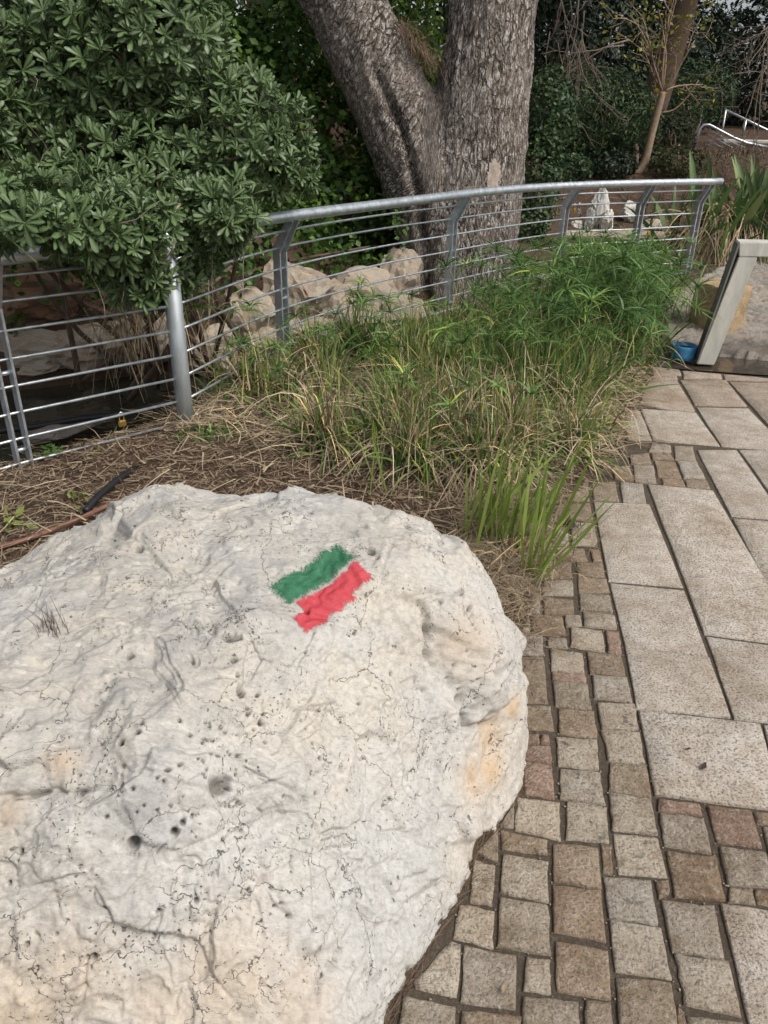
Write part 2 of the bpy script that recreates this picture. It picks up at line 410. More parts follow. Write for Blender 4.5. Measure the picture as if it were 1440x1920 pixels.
# ---------------------------------------------------------------- measured tables (millimetres)
BOULDER_C = np.array([-0.60, 1.50, 0.12])
BOULDER_R = np.array([1112,1059,1009,965,927,896,864,821,782,751,724,696,663,628,594,568,548,534,527,526,1115,1086,1054,1022,997,977,948,902,855,815,771,726,680,636,599,570,549,535,527,526,1112,1094,1076,1063,1056,1047,1017,970,929,888,827,760,698,645,603,572,550,536,528,526,1105,1087,1078,1081,1091,1087,1057,1015,986,944,872,789,715,654,608,575,552,536,528,526,1098,1074,1066,1076,1090,1086,1059,1034,1018,975,899,810,729,662,613,578,553,537,528,526,1092,1059,1043,1045,1054,1048,1030,1025,1018,980,912,824,740,670,618,580,555,538,529,526,1089,1043,1015,1003,999,993,987,994,990,966,913,832,747,676,622,583,556,539,529,526,1090,1030,990,965,950,943,942,948,948,940,905,834,752,681,626,586,558,540,530,526,1093,1021,969,934,912,901,897,900,905,908,889,831,755,686,630,589,560,541,530,526,1093,1011,951,908,880,863,856,857,864,873,868,825,758,691,634,591,561,542,531,526,1081,993,928,881,848,828,818,818,827,840,847,819,760,694,636,593,563,543,531,526,1056,966,900,852,817,796,785,784,794,812,825,810,757,693,637,595,564,544,531,526,1024,936,871,823,789,768,756,756,766,785,801,793,748,690,638,597,566,545,532,526,993,908,845,799,766,745,734,732,741,757,772,772,740,690,642,601,568,546,532,526,968,886,826,781,749,728,717,715,722,734,751,761,742,700,652,606,571,547,533,526,953,873,813,769,738,717,706,704,711,725,748,767,755,715,663,612,574,549,533,526,947,867,808,764,733,712,700,698,706,725,753,774,765,722,668,614,575,549,534,526,950,869,809,765,733,711,699,696,703,722,750,769,759,716,663,612,574,549,533,526,962,879,817,772,739,716,702,697,702,715,736,751,739,699,650,605,571,548,533,526,983,896,832,784,749,724,709,701,702,710,722,731,717,678,635,597,567,546,533,526,1012,920,851,801,763,736,718,708,704,707,714,717,699,661,622,589,563,544,532,526,1047,948,876,821,781,751,731,716,708,706,709,707,686,648,612,583,560,543,532,526,1087,982,903,845,801,769,744,726,713,706,704,699,675,638,605,579,558,542,531,526,1132,1018,934,871,824,787,758,735,716,703,698,689,663,629,599,575,556,541,531,526,1180,1058,968,900,847,806,772,743,718,699,690,677,649,618,593,572,555,540,531,526,1233,1102,1005,931,873,825,785,750,719,695,681,664,636,609,588,570,553,540,530,526,1293,1153,1047,965,899,845,797,756,719,693,676,654,625,601,584,568,553,540,530,526,1356,1207,1093,1002,927,863,808,760,719,693,674,647,617,597,582,567,552,539,530,526,1404,1256,1138,1038,953,880,816,761,718,695,675,644,614,595,581,566,551,539,530,526,1420,1283,1167,1065,972,890,820,760,717,695,673,641,613,595,581,566,551,539,530,526,1410,1283,1174,1073,977,890,817,758,719,696,668,637,613,596,581,565,551,538,530,526,1395,1274,1169,1070,972,886,813,757,722,698,662,633,614,597,581,565,550,538,529,526,1387,1268,1166,1069,973,886,813,756,723,697,660,634,616,599,582,565,550,537,529,526,1388,1270,1169,1075,982,896,821,760,724,699,665,639,620,601,583,565,550,537,529,526,1391,1270,1170,1079,992,910,835,770,731,707,675,648,626,605,584,566,550,537,529,526,1384,1259,1158,1071,992,917,847,784,744,719,689,659,633,609,587,566,550,537,529,526,1359,1231,1132,1050,979,915,854,798,759,735,707,673,642,614,589,567,550,537,529,526,1319,1194,1099,1024,961,906,856,811,776,753,726,689,653,620,592,569,550,537,528,526,1278,1158,1068,998,942,894,853,818,790,769,743,704,662,625,594,569,550,536,528,526,1245,1130,1043,976,923,881,845,816,794,776,751,713,669,629,596,570,550,536,528,526,1223,1110,1024,958,906,865,832,806,787,771,750,716,672,631,597,570,550,536,528,526,1213,1098,1011,943,890,848,815,790,772,758,741,712,672,631,597,569,549,535,528,526,1211,1092,1000,929,873,829,795,771,753,741,727,703,668,630,596,568,548,535,527,526,1214,1087,989,913,854,809,775,751,734,723,712,693,662,627,594,567,547,534,527,526,1213,1078,975,896,836,790,756,732,716,706,698,682,656,623,592,566,547,534,527,526,1197,1059,956,877,817,772,739,716,701,692,685,673,650,620,590,565,546,533,527,526,1160,1031,933,858,801,757,726,704,690,682,676,666,645,617,588,564,545,533,526,526,1111,998,909,840,786,746,716,695,682,674,670,661,642,615,587,563,544,532,526,526,1062,964,886,824,775,737,709,689,677,671,666,658,640,613,585,562,544,532,526,526,1018,935,868,813,769,733,707,688,676,670,665,657,638,612,584,561,543,532,526,526,983,914,857,810,769,735,708,689,678,671,667,657,638,611,584,560,543,531,526,526,959,904,859,818,779,744,715,694,681,674,669,658,638,611,583,560,542,531,526,526,945,908,879,845,804,761,725,700,685,677,671,660,638,611,583,560,542,531,526,526,941,924,912,885,840,784,737,706,688,679,672,660,638,610,583,559,542,531,525,526,945,939,930,904,860,801,744,708,688,677,670,658,637,610,582,559,542,531,525,526,955,936,916,887,846,794,740,704,683,673,665,655,635,609,582,559,542,531,525,526,969,925,889,852,812,769,727,695,676,666,660,651,633,608,582,560,542,531,526,526,991,926,874,827,784,745,712,685,668,659,654,647,631,608,582,560,543,531,526,526,1021,939,873,818,771,733,702,678,663,654,650,644,630,608,583,560,543,531,526,526,1054,962,887,826,775,734,700,676,660,652,648,643,630,608,584,561,543,532,526,526,1081,980,899,835,784,741,705,680,663,654,650,644,632,610,585,562,544,532,526,526,1093,983,901,841,793,753,719,691,673,662,656,649,635,612,586,563,545,533,526,526,1100,996,921,866,822,783,746,715,693,678,669,659,641,616,588,564,546,533,527,526,1107,1025,961,910,867,829,791,756,727,706,691,674,651,621,591,566,546,534,527,526], dtype=np.float32).reshape(64, 20) / 1000.0
PITS = [(-616,1671,665,9.9),(-702,1633,650,6.4),(-526,1289,631,7.2),(-336,1369,624,15.7),(-316,1369,623,9.7),(-313,1307,613,8.2),(-299,1268,604,5.2),(-286,1236,593,10.3),(-250,1246,581,4.6),(-456,1115,597,5.0),(-458,1099,592,5.5),(-483,1079,588,5.0),(-52,1830,666,10.1),(-32,1701,650,10.9),(-16,1677,641,5.4),(-333,1140,580,4.4),(-389,1136,595,4.4),(-266,1187,570,4.5),(-241,1182,554,7.3),(-169,1380,580,4.3),(-156,1433,589,3.1),(-64,1478,562,4.5),(-173,1492,614,6.3),(-595,1342,636,3.7),(-304,1049,515,18.6),(-285,1054,504,4.4),(-374,1059,555,3.8),(-408,1034,549,4.3),(-398,1032,544,4.3),(-392,1047,553,4.3),(-448,1014,543,4.3),(-440,951,471,12.0),(-370,977,478,8.2),(-358,990,488,5.4),(-343,1001,493,3.8),(-632,930,473,5.6),(-652,900,427,4.0),(-490,975,514,3.3),(-437,987,515,3.3),(-426,996,522,3.3),(-403,995,513,3.8),(-286,989,442,3.3),(-235,949,355,4.5),(-199,968,338,4.6),(-188,948,314,4.6),(-164,945,292,5.2),(-389,897,373,5.0),(-397,871,329,4.0),(-354,882,335,3.9),(-446,854,320,2.8),(-500,840,310,6.9),(-510,840,308,5.2),(-474,831,286,2.9),(-327,916,373,5.6),(-80,924,192,4.8),(-49,938,159,4.9),(-17,993,150,3.7),(0,1087,186,5.1),(-16,1054,187,4.4),(-112,914,223,4.1),(-276,911,332,2.8),(-166,1002,342,2.9),(-240,963,375,2.8),(-500,902,418,2.8),(-501,896,408,2.8),(-613,846,338,4.7),(-299,889,318,2.8),(-132,1131,414,4.7),(-128,1192,449,4.1),(-276,1078,517,3.3),(-344,1076,555,2.7),(-550,1025,566,3.3),(199,1683,538,6.3),(217,1664,505,8.5),(221,1654,491,7.0),(147,1633,549,6.8),(116,1593,539,4.7),(221,1587,435,4.2),(223,1581,418,4.2),(241,1523,333,6.3),(237,1551,374,4.2),(191,1549,418,4.1),(205,1519,366,4.9),(384,1851,304,4.8),(359,1602,249,4.5),(24,1450,466,5.2),(46,1473,474,4.6),(334,1648,351,3.7)]
DENTS = [(-632,1277,634,27.3),(-459,1228,622,40.4),(-261,1767,670,35.3),(-681,1109,609,26.0),(-617,1136,613,23.0),(-473,1416,637,37.5),(-662,1381,643,50.8),(-786,1341,640,32.1),(-451,935,455,32.9),(-586,989,539,49.9),(-259,1016,449,60.8),(-607,877,385,45.9)]
CRACKS = [(1.5,7,[[-675,960,512],[-646,956,506],[-624,942,490],[-603,925,463],[-560,924,459],[-528,923,454],[-490,920,442],[-469,932,452],[-437,940,457],[-402,948,454],[-376,969,472],[-355,991,488],[-338,1003,493],[-299,1029,493],[-272,1047,490],[-218,1088,477],[-182,1134,473],[-182,1159,491]]),(1.2,4,[[-491,919,439],[-499,906,420],[-511,895,407]]),(1.3,6,[[-299,1033,498],[-262,1042,476],[-233,1045,455],[-204,1045,423],[-174,1040,385],[-167,1017,361],[-163,1000,337],[-147,982,310],[-120,1000,291]]),(1.3,6,[[-566,830,301],[-516,839,311],[-476,850,319],[-431,859,325],[-400,870,328],[-354,882,335],[-314,897,336]]),(1.5,6,[[-42,1005,197],[-66,957,200],[-85,925,207],[-98,891,194],[-134,856,193],[-180,827,192]]),(1.2,5,[[-85,925,207],[-69,914,175],[-63,897,152],[-57,876,119]]),(1.2,4,[[-579,967,516],[-570,955,503],[-536,952,495],[-503,949,485]]),(1.2,4,[[-639,919,456],[-622,890,409],[-600,862,364],[-590,851,343]]),(2,5,[[-598,831,306],[-543,824,288],[-510,822,278],[-474,808,239]]),(1.2,4,[[-365,1085,566],[-364,1051,547],[-364,1022,523],[-359,1002,503]]),(4,18,[[-709,985,539],[-681,988,541],[-639,992,544],[-598,1001,549],[-519,1010,552]]),(1.2,5,[[-467,1601,649],[-434,1570,646],[-366,1514,639],[-312,1491,633],[-207,1492,620],[-170,1492,614]]),(1.4,5,[[-282,1372,616],[-253,1333,604],[-218,1325,589],[-159,1362,568],[-155,1384,573]]),(1.2,4,[[-633,1471,646],[-588,1464,645],[-543,1454,641]]),(3,9,[[-710,1077,598],[-665,1093,604],[-636,1123,610],[-614,1151,619],[-607,1191,625]]),(1.2,4,[[-396,1116,590],[-371,1092,573]]),(1.3,5,[[-316,1147,577],[-274,1141,555],[-240,1153,538]]),(1.2,4,[[-645,1883,693],[-610,1835,694],[-567,1805,687]]),(1.5,4,[[-358,1505,638],[-359,1543,643],[-327,1586,647],[-288,1629,651]]),(2,8,[[46,1960,629],[74,1835,646],[107,1738,619],[130,1770,617],[141,1843,618]]),(6,34,[[92,1608,565],[106,1584,533],[133,1543,467],[168,1524,416],[204,1508,353],[219,1490,309]]),(5,38,[[219,1490,309],[235,1485,279],[305,1534,240],[328,1563,255],[382,1633,241],[437,1769,195]]),(4,14,[[219,1486,304],[228,1468,259],[231,1450,240]]),(1.3,5,[[170,1687,571],[194,1650,522],[235,1639,464],[265,1614,407],[276,1579,356]]),(1.3,5,[[85,1687,618],[142,1708,598],[192,1693,551]]),(1.2,4,[[233,1540,370],[241,1523,333],[256,1518,302]])]
BULGES = [(288,1615,381,108,0.032),(73,1794,644,64,0.01),(-581,1951,695,47,0.008),(-262,1443,623,75,0.01),(-550,949,491,77,0.012),(315,1528,195,74,-0.03),(-481,1151,610,90,0.006)]
STAINS = [(322,1527,196,74),(374,1615,220,46),(308,1492,136,67),(237,1419,163,50),(-626,788,237,120),(-519,816,271,105),(-243,843,236,115),(-148,842,193,88),(-663,970,523,34),(-584,1040,578,33),(-381,805,217,88),(212,1605,455,77)]
GREYS = [(-592,1907,699,54),(-624,1809,691,67),(-762,1715,644,74),(-802,1672,636,59),(-761,1256,636,56),(-934,1898,586,57),(-586,992,542,55),(-655,996,548,34),(-411,1300,625,118),(-343,1565,644,79),(-554,1410,639,126),(-259,1661,656,81),(151,1881,605,45),(-450,923,435,39),(-452,983,515,49)]

COBBLES = [[(489,2484),(614,2535),(594,2395),(481,2420)],[(629,2508),(740,2493),(722,2389),(609,2395)],[(770,2533),(888,2526),(871,2409),(752,2422)],[(759,2415),(873,2394),(860,2303),(742,2319)],[(478,2412),(551,2386),(538,2277),(508,2280),(483,2344)],[(563,2386),(674,2380),(662,2255),(549,2274)],[(686,2387),(743,2382),(734,2319),(678,2317)],[(691,2310),(802,2290),(781,2169),(668,2197)],[(817,2294),(862,2289),(837,2156),(791,2163)],[(596,2253),(663,2242),(656,2187),(587,2191)],[(593,2185),(702,2157),(685,2052),(575,2062)],[(576,2057),(685,2046),(682,1998),(569,2014)],[(570,2005),(681,1992),(667,1869),(554,1884)],[(721,2170),(835,2149),(819,2039),(703,2049)],[(709,2044),(821,2030),(806,1912),(690,1925)],[(485,2272),(579,2259),(565,2143),(467,2146)],[(473,2134),(563,2137),(534,1896),(439,1898)],[(437,1889),(541,1888),(529,1777),(422,1783)],[(563,1876),(673,1864),(656,1743),(545,1765)],[(693,1904),(811,1905),(792,1787),(679,1788)],[(438,1757),(482,1759),(477,1719),(431,1718)],[(489,1757),(512,1755),(509,1720),(482,1719)],[(431,1707),(507,1709),(499,1638),(416,1653)],[(422,1647),(499,1634),(484,1511),(405,1526)],[(534,1749),(653,1739),(630,1620),(515,1633)],[(518,1622),(629,1611),(618,1493),(500,1513)],[(382,1517),(493,1501),(473,1376),(360,1406)],[(514,1506),(619,1486),(595,1371),(490,1382)],[(368,1494),(360,1413),(322,1418)],[(323,1407),(438,1377),(431,1333),(319,1347)],[(317,1410),(303,1307),(252,1335)],[(318,1334),(429,1312),(410,1199),(298,1221)],[(244,1316),(296,1296),(275,1185),(223,1197)],[(452,1367),(564,1357),(545,1236),(432,1256)],[(574,1369),(602,1366),(584,1280),(561,1283)],[(199,1189),(279,1174),(265,1083),(179,1106)],[(295,1209),(409,1191),(392,1069),(278,1088)],[(172,1096),(193,1091),(177,975),(88,989),(86,1006)],[(200,1088),(315,1067),(296,951),(184,965)],[(337,1066),(389,1060),(377,984),(320,990)],[(64,973),(172,954),(167,885),(44,882)],[(183,947),(309,936),(301,885),(176,882)],[(316,978),(431,969),(415,882),(300,880)],[(429,1243),(543,1234),(523,1106),(409,1126)],[(409,1103),(522,1084),(503,973),(390,990)],[(559,1271),(671,1263),(655,1148),(545,1162)],[(545,1157),(659,1141),(644,1021),(528,1037)],[(525,1025),(641,1014),(620,894),(500,891)],[(448,972),(500,969),(490,891),(429,890)],[(684,1211),(802,1198),(777,1068),(665,1087)],[(671,1080),(785,1062),(765,946),(656,969)],[(685,1261),(718,1266),(704,1224),(677,1213)],[(640,966),(648,957),(648,925),(639,894),(619,894)],[(650,946),(763,935),(758,896),(643,894)],[(676,1779),(790,1777),(770,1647),(667,1658)],[(669,1648),(773,1642),(751,1522),(639,1540)],[(638,1536),(749,1518),(730,1398),(616,1413)],[(615,1401),(728,1391),(718,1273),(598,1280)],[(769,1520),(876,1502),(869,1466),(756,1478)],[(758,1473),(872,1455),(853,1344),(737,1364)],[(737,1349),(857,1336),(835,1214),(717,1223)],[(895,1501),(1011,1485),(990,1367),(876,1381)],[(1014,1481),(1125,1470),(1114,1433),(1006,1441)],[(878,1368),(993,1351),(966,1250),(857,1255)],[(1019,1434),(1110,1426),(1097,1337),(997,1346)],[(859,1252),(916,1248),(904,1206),(844,1210)],[(920,1245),(990,1237),(976,1196),(907,1205)],[(998,1339),(1088,1330),(1059,1242),(973,1249)],[(920,3603),(1048,3609),(1000,3363),(895,3364)],[(1063,3576),(1182,3596),(1142,3357),(1023,3370)],[(1207,3584),(1319,3576),(1270,3334),(1160,3352)],[(1217,3780),(1312,3800),(1280,3601),(1189,3623)],[(1338,3809),(1445,3807),(1394,3580),(1287,3594)],[(893,3327),(996,3332),(967,3137),(865,3165)],[(861,3132),(967,3126),(934,2915),(825,2925)],[(756,2893),(868,2888),(860,2789),(734,2802)],[(894,2889),(933,2891),(923,2788),(883,2786)],[(809,2778),(921,2778),(903,2660),(793,2664)],[(793,2660),(904,2647),(893,2549),(768,2536)],[(777,3310),(853,3290),(827,3131),(738,3148)],[(673,2777),(789,2773),(767,2646),(644,2637)],[(647,2625),(765,2633),(747,2520),(627,2523)],[(720,3104),(836,3099),(808,2914),(685,2928)],[(1481,3977),(1587,3983),(1585,3889),(1468,3897)],[(1473,3882),(1584,3874),(1545,3650),(1426,3657)],[(1438,3644),(1544,3630),(1530,3542),(1423,3568)],[(1649,4092),(1758,4099),(1704,3895),(1588,3889)],[(1592,3875),(1702,3881),(1669,3650),(1556,3650)],[(1555,3631),(1667,3643),(1650,3524),(1536,3543)],[(1534,4133),(1633,4107),(1604,3999),(1478,4007)],[(1351,3933),(1469,3977),(1441,3825),(1329,3826)]]
SLABS = [[(1529,4693),(1621,4680),(1546,4173),(1407,4173)],[(1636,4720),(1838,4684),(1973,4663),(1915,4107),(1556,4169)],[(1875,5323),(2076,5337),(1981,4698),(1844,4703),(1652,4800)],[(2099,5339),(2435,5374),(2360,4809),(2017,4808)],[(2013,4767),(2349,4765),(2290,4043),(1926,4105)],[(2446,5327),(2988,5328),(2732,4053),(2302,4037)],[(1761,4040),(1990,4053),(1879,3196),(1639,3234)],[(1636,3207),(1879,3175),(1552,1802),(1412,1817)],[(2005,4054),(2681,4052),(2458,3196),(1902,3208)],[(1342,3567),(1652,3507),(1505,2218),(1173,2285)],[(1173,2269),(1501,2203),(1449,1799),(1106,1843)],[(1016,3350),(1283,3334),(1199,2598),(911,2630)],[(912,2614),(1195,2575),(1138,2157),(862,2199)],[(861,2194),(1137,2151),(1097,1849),(812,1884)],[(814,1872),(1176,1823),(1097,1485),(766,1533)],[(1186,1819),(1455,1790),(1409,1441),(1110,1482)],[(820,1205),(1061,1170),(1081,890),(769,884)],[(1991,5661),(2178,5601),(2150,5470),(1932,5425)],[(2191,5576),(2454,5512),(2423,5405),(2141,5390)],[(2472,5509),(2674,5465),(2928,5360),(2434,5382)],[(1925,5414),(2109,5450),(2088,5362),(1902,5339)]]


# ---------------------------------------------------------------- terrain
FENCE_X = [-9, -2.6, -1.85, -1.17, -0.74, 0.55, 1.83, 2.6, 3.6, 4.5, 5.5, 30]
FENCE_Y = [-1, 2.8, 3.55, 4.23, 5.41, 7.26, 8.65, 9.1, 9.6, 10.6, 13.2, 20]
BANK_X = [-30, -4, -2.6, -1.1, -0.5, 0.1, 0.75, 1.5, 3.0, 6.0, 30]
BANK_Y = [2, 5.4, 6.1, 7.0, 7.7, 8.15, 8.35, 9.8, 11.9, 12.6, 13]
EDGE_Y = [-20, 0.2, 0.91, 1.18, 1.54, 1.9, 2.57, 3.28, 3.96, 5.0, 5.78, 8.0, 9.4, 11, 60]
EDGE_X = [-20, -1.6, 0.0, 0.15, 0.37, 0.45, 0.62, 0.86, 1.30, 1.72, 2.1, 2.75, 3.75, 5.0, 9]

def terrain(x, y):
    s = y - np.interp(x, FENCE_X, FENCE_Y); d = y - np.interp(x, BANK_X, BANK_Y)
    P = np.stack([x, y, 0 * x], -1)
    z = 0.015 + 0.02 * fbm(P * 2.2, 3) + 0.006 * fbm(P * 14, 3)
    stream = smooth01(s, 0.12, 0.7) * (1 - smooth01(d, -0.35, 0.15))
    z = z - 0.55 * stream
    left = 1 - smooth01(x, 0.2, 2.0)
    rise = np.clip(d, 0, None)
    zr = 0.24 * np.clip(rise, 0, 3.5) + 0.05 * np.clip(rise - 3.5, 0, 40)
    zl = 0.30 * np.clip(rise - 0.3, 0, 4) + 0.06 * np.clip(rise - 4.3, 0, 40)
    z = z + np.where(s > 0, zr * (1 - left) + zl * left, 0.0) + 0.05 * fbm(P * 0.9 + 5, 4) * smooth01(d, 0, 1)
    e = x - np.interp(y, EDGE_Y, EDGE_X)
    paved = smooth01(e, -0.05, 0.05) * (1 - smooth01(s, -0.3, 0.0))
    return np.where(paved > 0, z * (1 - paved) - 0.10 * paved, z)

def axis_coords(lo, hi, c, n, k):
    t = np.linspace(-1, 1, n); w = np.sinh(k * t) / np.sinh(k)
    return np.where(w < 0, c + (c - lo) * w, c + (hi - c) * w)

gx = axis_coords(-70, 70, 0.2, 330, 4.6); gy = axis_coords(-40, 110, 3.6, 360, 4.6)
GX, GY = np.meshgrid(gx, gy, indexing='ij')
GV = np.stack([GX, GY, terrain(GX, GY)], -1).reshape(-1, 3)
ii = np.arange(len(gx) - 1)[:, None] * len(gy) + np.arange(len(gy) - 1)[None]
GF = np.stack([ii, ii + len(gy), ii + len(gy) + 1, ii + 1], -1).reshape(-1, 4)
ground = tag(mesh_np('ground', GV, GF, MAT['soil'], smooth=True), kind='structure')

def water_mat(name, col, rough, ripple):
    m, nt, b = new_mat(name)
    p = coord(nt, 'Object')
    setb(nt, b, Base_Color=col + (1,), Roughness=rough, Normal=bump(nt, tnoise(nt, p, 9, 3, 0.5), ripple, 0.02))
    b.inputs['Specular IOR Level'].default_value = 0.5
    return m
MAT['water'] = water_mat('dark_stream_water', (0.035, 0.032, 0.022), 0.06, 0.25)
wx = np.linspace(-8, 6, 40)
wV = []; 
for x in wx:
    wV += [(x, np.interp(x, FENCE_X, FENCE_Y) + 0.1, -0.34), (x, np.interp(x, BANK_X, BANK_Y) + 0.2, -0.34)]
wF = [(2 * i, 2 * i + 2, 2 * i + 3, 2 * i + 1) for i in range(39) if wV[2 * i][1] < wV[2 * i + 1][1] and wV[2 * i + 2][1] < wV[2 * i + 3][1]]
tag(mesh_np('stream_water', np.array(wV), np.array(wF), MAT['water']), kind='structure')

# ---------------------------------------------------------------- path: bed of grit, every cobble and slab a stone of its own
py = np.concatenate([np.linspace(-6, 0, 7), np.linspace(0.1, 5.75, 50)])
pV = []
for y in py:
    e = np.interp(y, EDGE_Y, EDGE_X)
    for t in np.linspace(0, 1, 12): pV.append((e - 0.02 + (7.5 - e) * t ** 2, y, 0))
pV = np.array(pV); pV[:, 2] = -0.0085 + 0.004 * fbm(pV * 9, 3)
pF = np.array([(i * 12 + j, i * 12 + j + 1, (i + 1) * 12 + j + 1, (i + 1) * 12 + j) for i in range(len(py) - 1) for j in range(11)])
path = tag(mesh_np('path', pV, pF, MAT['joint'], smooth=True), kind='structure')

def stone_mesh(name, poly, top, depth, rough, edge, material, seed, shrink=0.0):
    P = np.array(poly, float); c = P.mean(0); n = len(P)
    Q = P - c
    L = np.linalg.norm(Q, axis=1)[:, None]
    Q = Q * (1 - shrink / L)
    r_ = np.random.default_rng(seed)
    size = min(np.linalg.norm(Q[0] - Q[1]), np.linalg.norm(Q[1] - Q[2]))
    e = min(0.2, edge / max(size, 0.01))
    if n == 4:
        S = np.array([0, e, 0.28, 0.5, 0.72, 1 - e, 1.0]); m = 7
        a, b = np.meshgrid(S, S, indexing='ij')
        G = ((1 - a) * (1 - b))[..., None] * Q[0] + (a * (1 - b))[..., None] * Q[1] + (a * b)[..., None] * Q[2] + ((1 - a) * b)[..., None] * Q[3]
        G = G.reshape(-1, 2)
        ring = np.zeros((m, m), bool); ring[0] = ring[-1] = True; ring[:, 0] = ring[:, -1] = True; ring = ring.ravel()
        F = []
        for i in range(m - 1):
            for j in range(m - 1):
                k = i * m + j; F += [(k, k + m, k + m + 1), (k, k + m + 1, k + 1)]
        loop = [i * m for i in range(m)] + [(m - 1) * m + j for j in range(1, m)] + [i * m + m - 1 for i in range(m - 2, -1, -1)] + [j for j in range(m - 2, 0, -1)]
        area = sum(G[loop[i]][0] * G[loop[(i + 1) % len(loop)]][1] - G[loop[(i + 1) % len(loop)]][0] * G[loop[i]][1] for i in range(len(loop)))
        if area < 0: F = [f[::-1] for f in F]; loop = loop[::-1]
    else:
        out = []
        for i in range(n):
            for t in (0.0, 0.33, 0.67): out.append(Q[i] * (1 - t) + Q[(i + 1) % n] * t)
        out = np.array(out); k = len(out)
        area = sum(out[i][0] * out[(i + 1) % k][1] - out[(i + 1) % k][0] * out[i][1] for i in range(k))
        if area < 0: out = out[::-1]
        G = np.concatenate([out, out * (1 - 2 * e), out * 0.45, np.zeros((1, 2))])
        F = []
        for lv in range(2):
            for i in range(k):
                a, b = lv * k + i, lv * k + (i + 1) % k; F += [(a, b, b + k), (a, b + k, a + k)]
        for i in range(k): F.append((2 * k + i, 2 * k + (i + 1) % k, 3 * k))
        ring = np.zeros(len(G), bool); ring[:k] = True; loop = list(range(k))
    off = r_.uniform(0, 50, 3)
    W = np.concatenate([G, np.zeros((len(G), 1))], 1) + off
    z = top + rough * fbm(W * 22, 3) * 1.3
    z[ring] = z[ring] * 0.4 - edge * 0.55
    G = G + np.where(ring[:, None], 0.0038 * np.stack([noise(W * 38), noise(W * 38 + 9)], -1), 0)
    V = np.concatenate([G, z[:, None]], 1)
    sk = np.array([(G[i][0] * 1.0, G[i][1] * 1.0, -depth) for i in loop]); b0 = len(V); V = np.concatenate([V, sk]); k = len(loop)
    for i in range(k):
        a, b = loop[i], loop[(i + 1) % k]
        F += [(b, a, b0 + i), (b, b0 + i, b0 + (i + 1) % k)]
    o = mesh_np(name, V, np.array(F), material, path)
    o.location = (c[0], c[1], 0)
    return o

COB_COLS = [(0.47, 0.405, 0.325), (0.40, 0.32, 0.235), (0.50, 0.44, 0.365), (0.36, 0.275, 0.195), (0.44, 0.375, 0.295), (0.385, 0.30, 0.22), (0.52, 0.465, 0.40), (0.40, 0.30, 0.21)]
PINK = {20, 21, 22, 23, 8, 11, 61, 58}
PALE = {4, 7, 10, 19, 24, 27, 31, 32, 35, 37, 39, 46, 50, 56, 57, 26, 54}
r_ = np.random.default_rng(11)
for i, q in enumerate(COBBLES):
    poly = [(x / 1000, y / 1000) for x, y in q]
    o = stone_mesh('cobble', poly, r_.uniform(-0.003, 0.004), 0.06, 0.0045, 0.005, MAT['cobble'], i)
    col = (0.42, 0.30, 0.235) if i in PINK else ((0.56, 0.485, 0.39) if i in PALE else COB_COLS[int(r_.integers(8))])
    k = r_.uniform(0.80, 0.98)
    o.color = tuple(x * k for x in col) + (1,)
for i, q in enumerate(SLABS):
    poly = [(x / 1000, y / 1000) for x, y in q]
    o = stone_mesh('paving_slab', poly, r_.uniform(-0.001, 0.003), 0.06, 0.0012, 0.004, MAT['slab'], 500 + i)
    col = (0.54, 0.485, 0.425) if i not in (2, 3, 5, 17, 18, 19, 20) else (0.44, 0.365, 0.30)
    k = r_.uniform(0.95, 1.05)
    o.color = tuple(x * k for x in col) + (1,)

# the paving goes on outside the traced part: slabs in the same courses
def inside(px, py, polys):
    for q in polys:
        n = len(q); c = False
        for i in range(n):
            x1, y1 = q[i]; x2, y2 = q[(i + 1) % n]
            if (y1 > py) != (y2 > py) and px < (x2 - x1) * (py - y1) / (y2 - y1) + x1: c = not c
        if c: return True
    return False
ALL = [[(x / 1000, y / 1000) for x, y in q] for q in COBBLES + SLABS]
ca, sa = math.cos(-0.13), math.sin(-0.13)
boxes = []
def lay(u0, v0, du, dv):
    cor = [(u0, v0), (u0 + du, v0), (u0 + du, v0 + dv), (u0, v0 + dv)]
    w = [(u * ca - v * sa, u * sa + v * ca) for u, v in cor]
    test = [(w[0][0] * (1 - a) * (1 - b) + w[1][0] * a * (1 - b) + w[2][0] * a * b + w[3][0] * (1 - a) * b,
             w[0][1] * (1 - a) * (1 - b) + w[1][1] * a * (1 - b) + w[2][1] * a * b + w[3][1] * (1 - a) * b) for a in (0, 0.33, 0.67, 1) for b in (0, 0.33, 0.67, 1)]
    if any(y > 0.88 and x < 0.43 * y + 0.43 for x, y in test): return None
    if any(x < np.interp(y, EDGE_Y, EDGE_X) + 0.03 or y > 5.35 for x, y in test): return None
    cx, cy = w[0][0] / 2 + w[2][0] / 2, w[0][1] / 2 + w[2][1] / 2
    if inside(cx, cy, boxes): return None
    nearby = [q for q in boxes if abs(q[0][0] - cx) < 1.2 and abs(q[0][1] - cy) < 1.4]
    if any(inside(x, y, nearby) for x, y in test): return None
    if any(inside(x, y, [w]) for q in nearby for x, y in q): return None
    boxes.append(w)
    g = 0.004
    return [(x + (cx - x) / math.hypot(cx - x, cy - y) * g, y + (cy - y) / math.hypot(cx - x, cy - y) * g) for x, y in w]
boxes += ALL
for i in range(-7, 14):
    for j in range(-4, 8):
        w = lay(0.2 + i * 0.335, j * 0.72 + (0.3 if i % 2 else 0.0), 0.325, 0.71)
        if w is None: continue
        o = stone_mesh('paving_slab', w, r_.uniform(-0.001, 0.003), 0.06, 0.0012, 0.004, MAT['slab'], 900 + i * 40 + j)
        k = r_.uniform(0.92, 1.05); o.color = (0.54 * k, 0.485 * k, 0.425 * k, 1)
nfill = 0
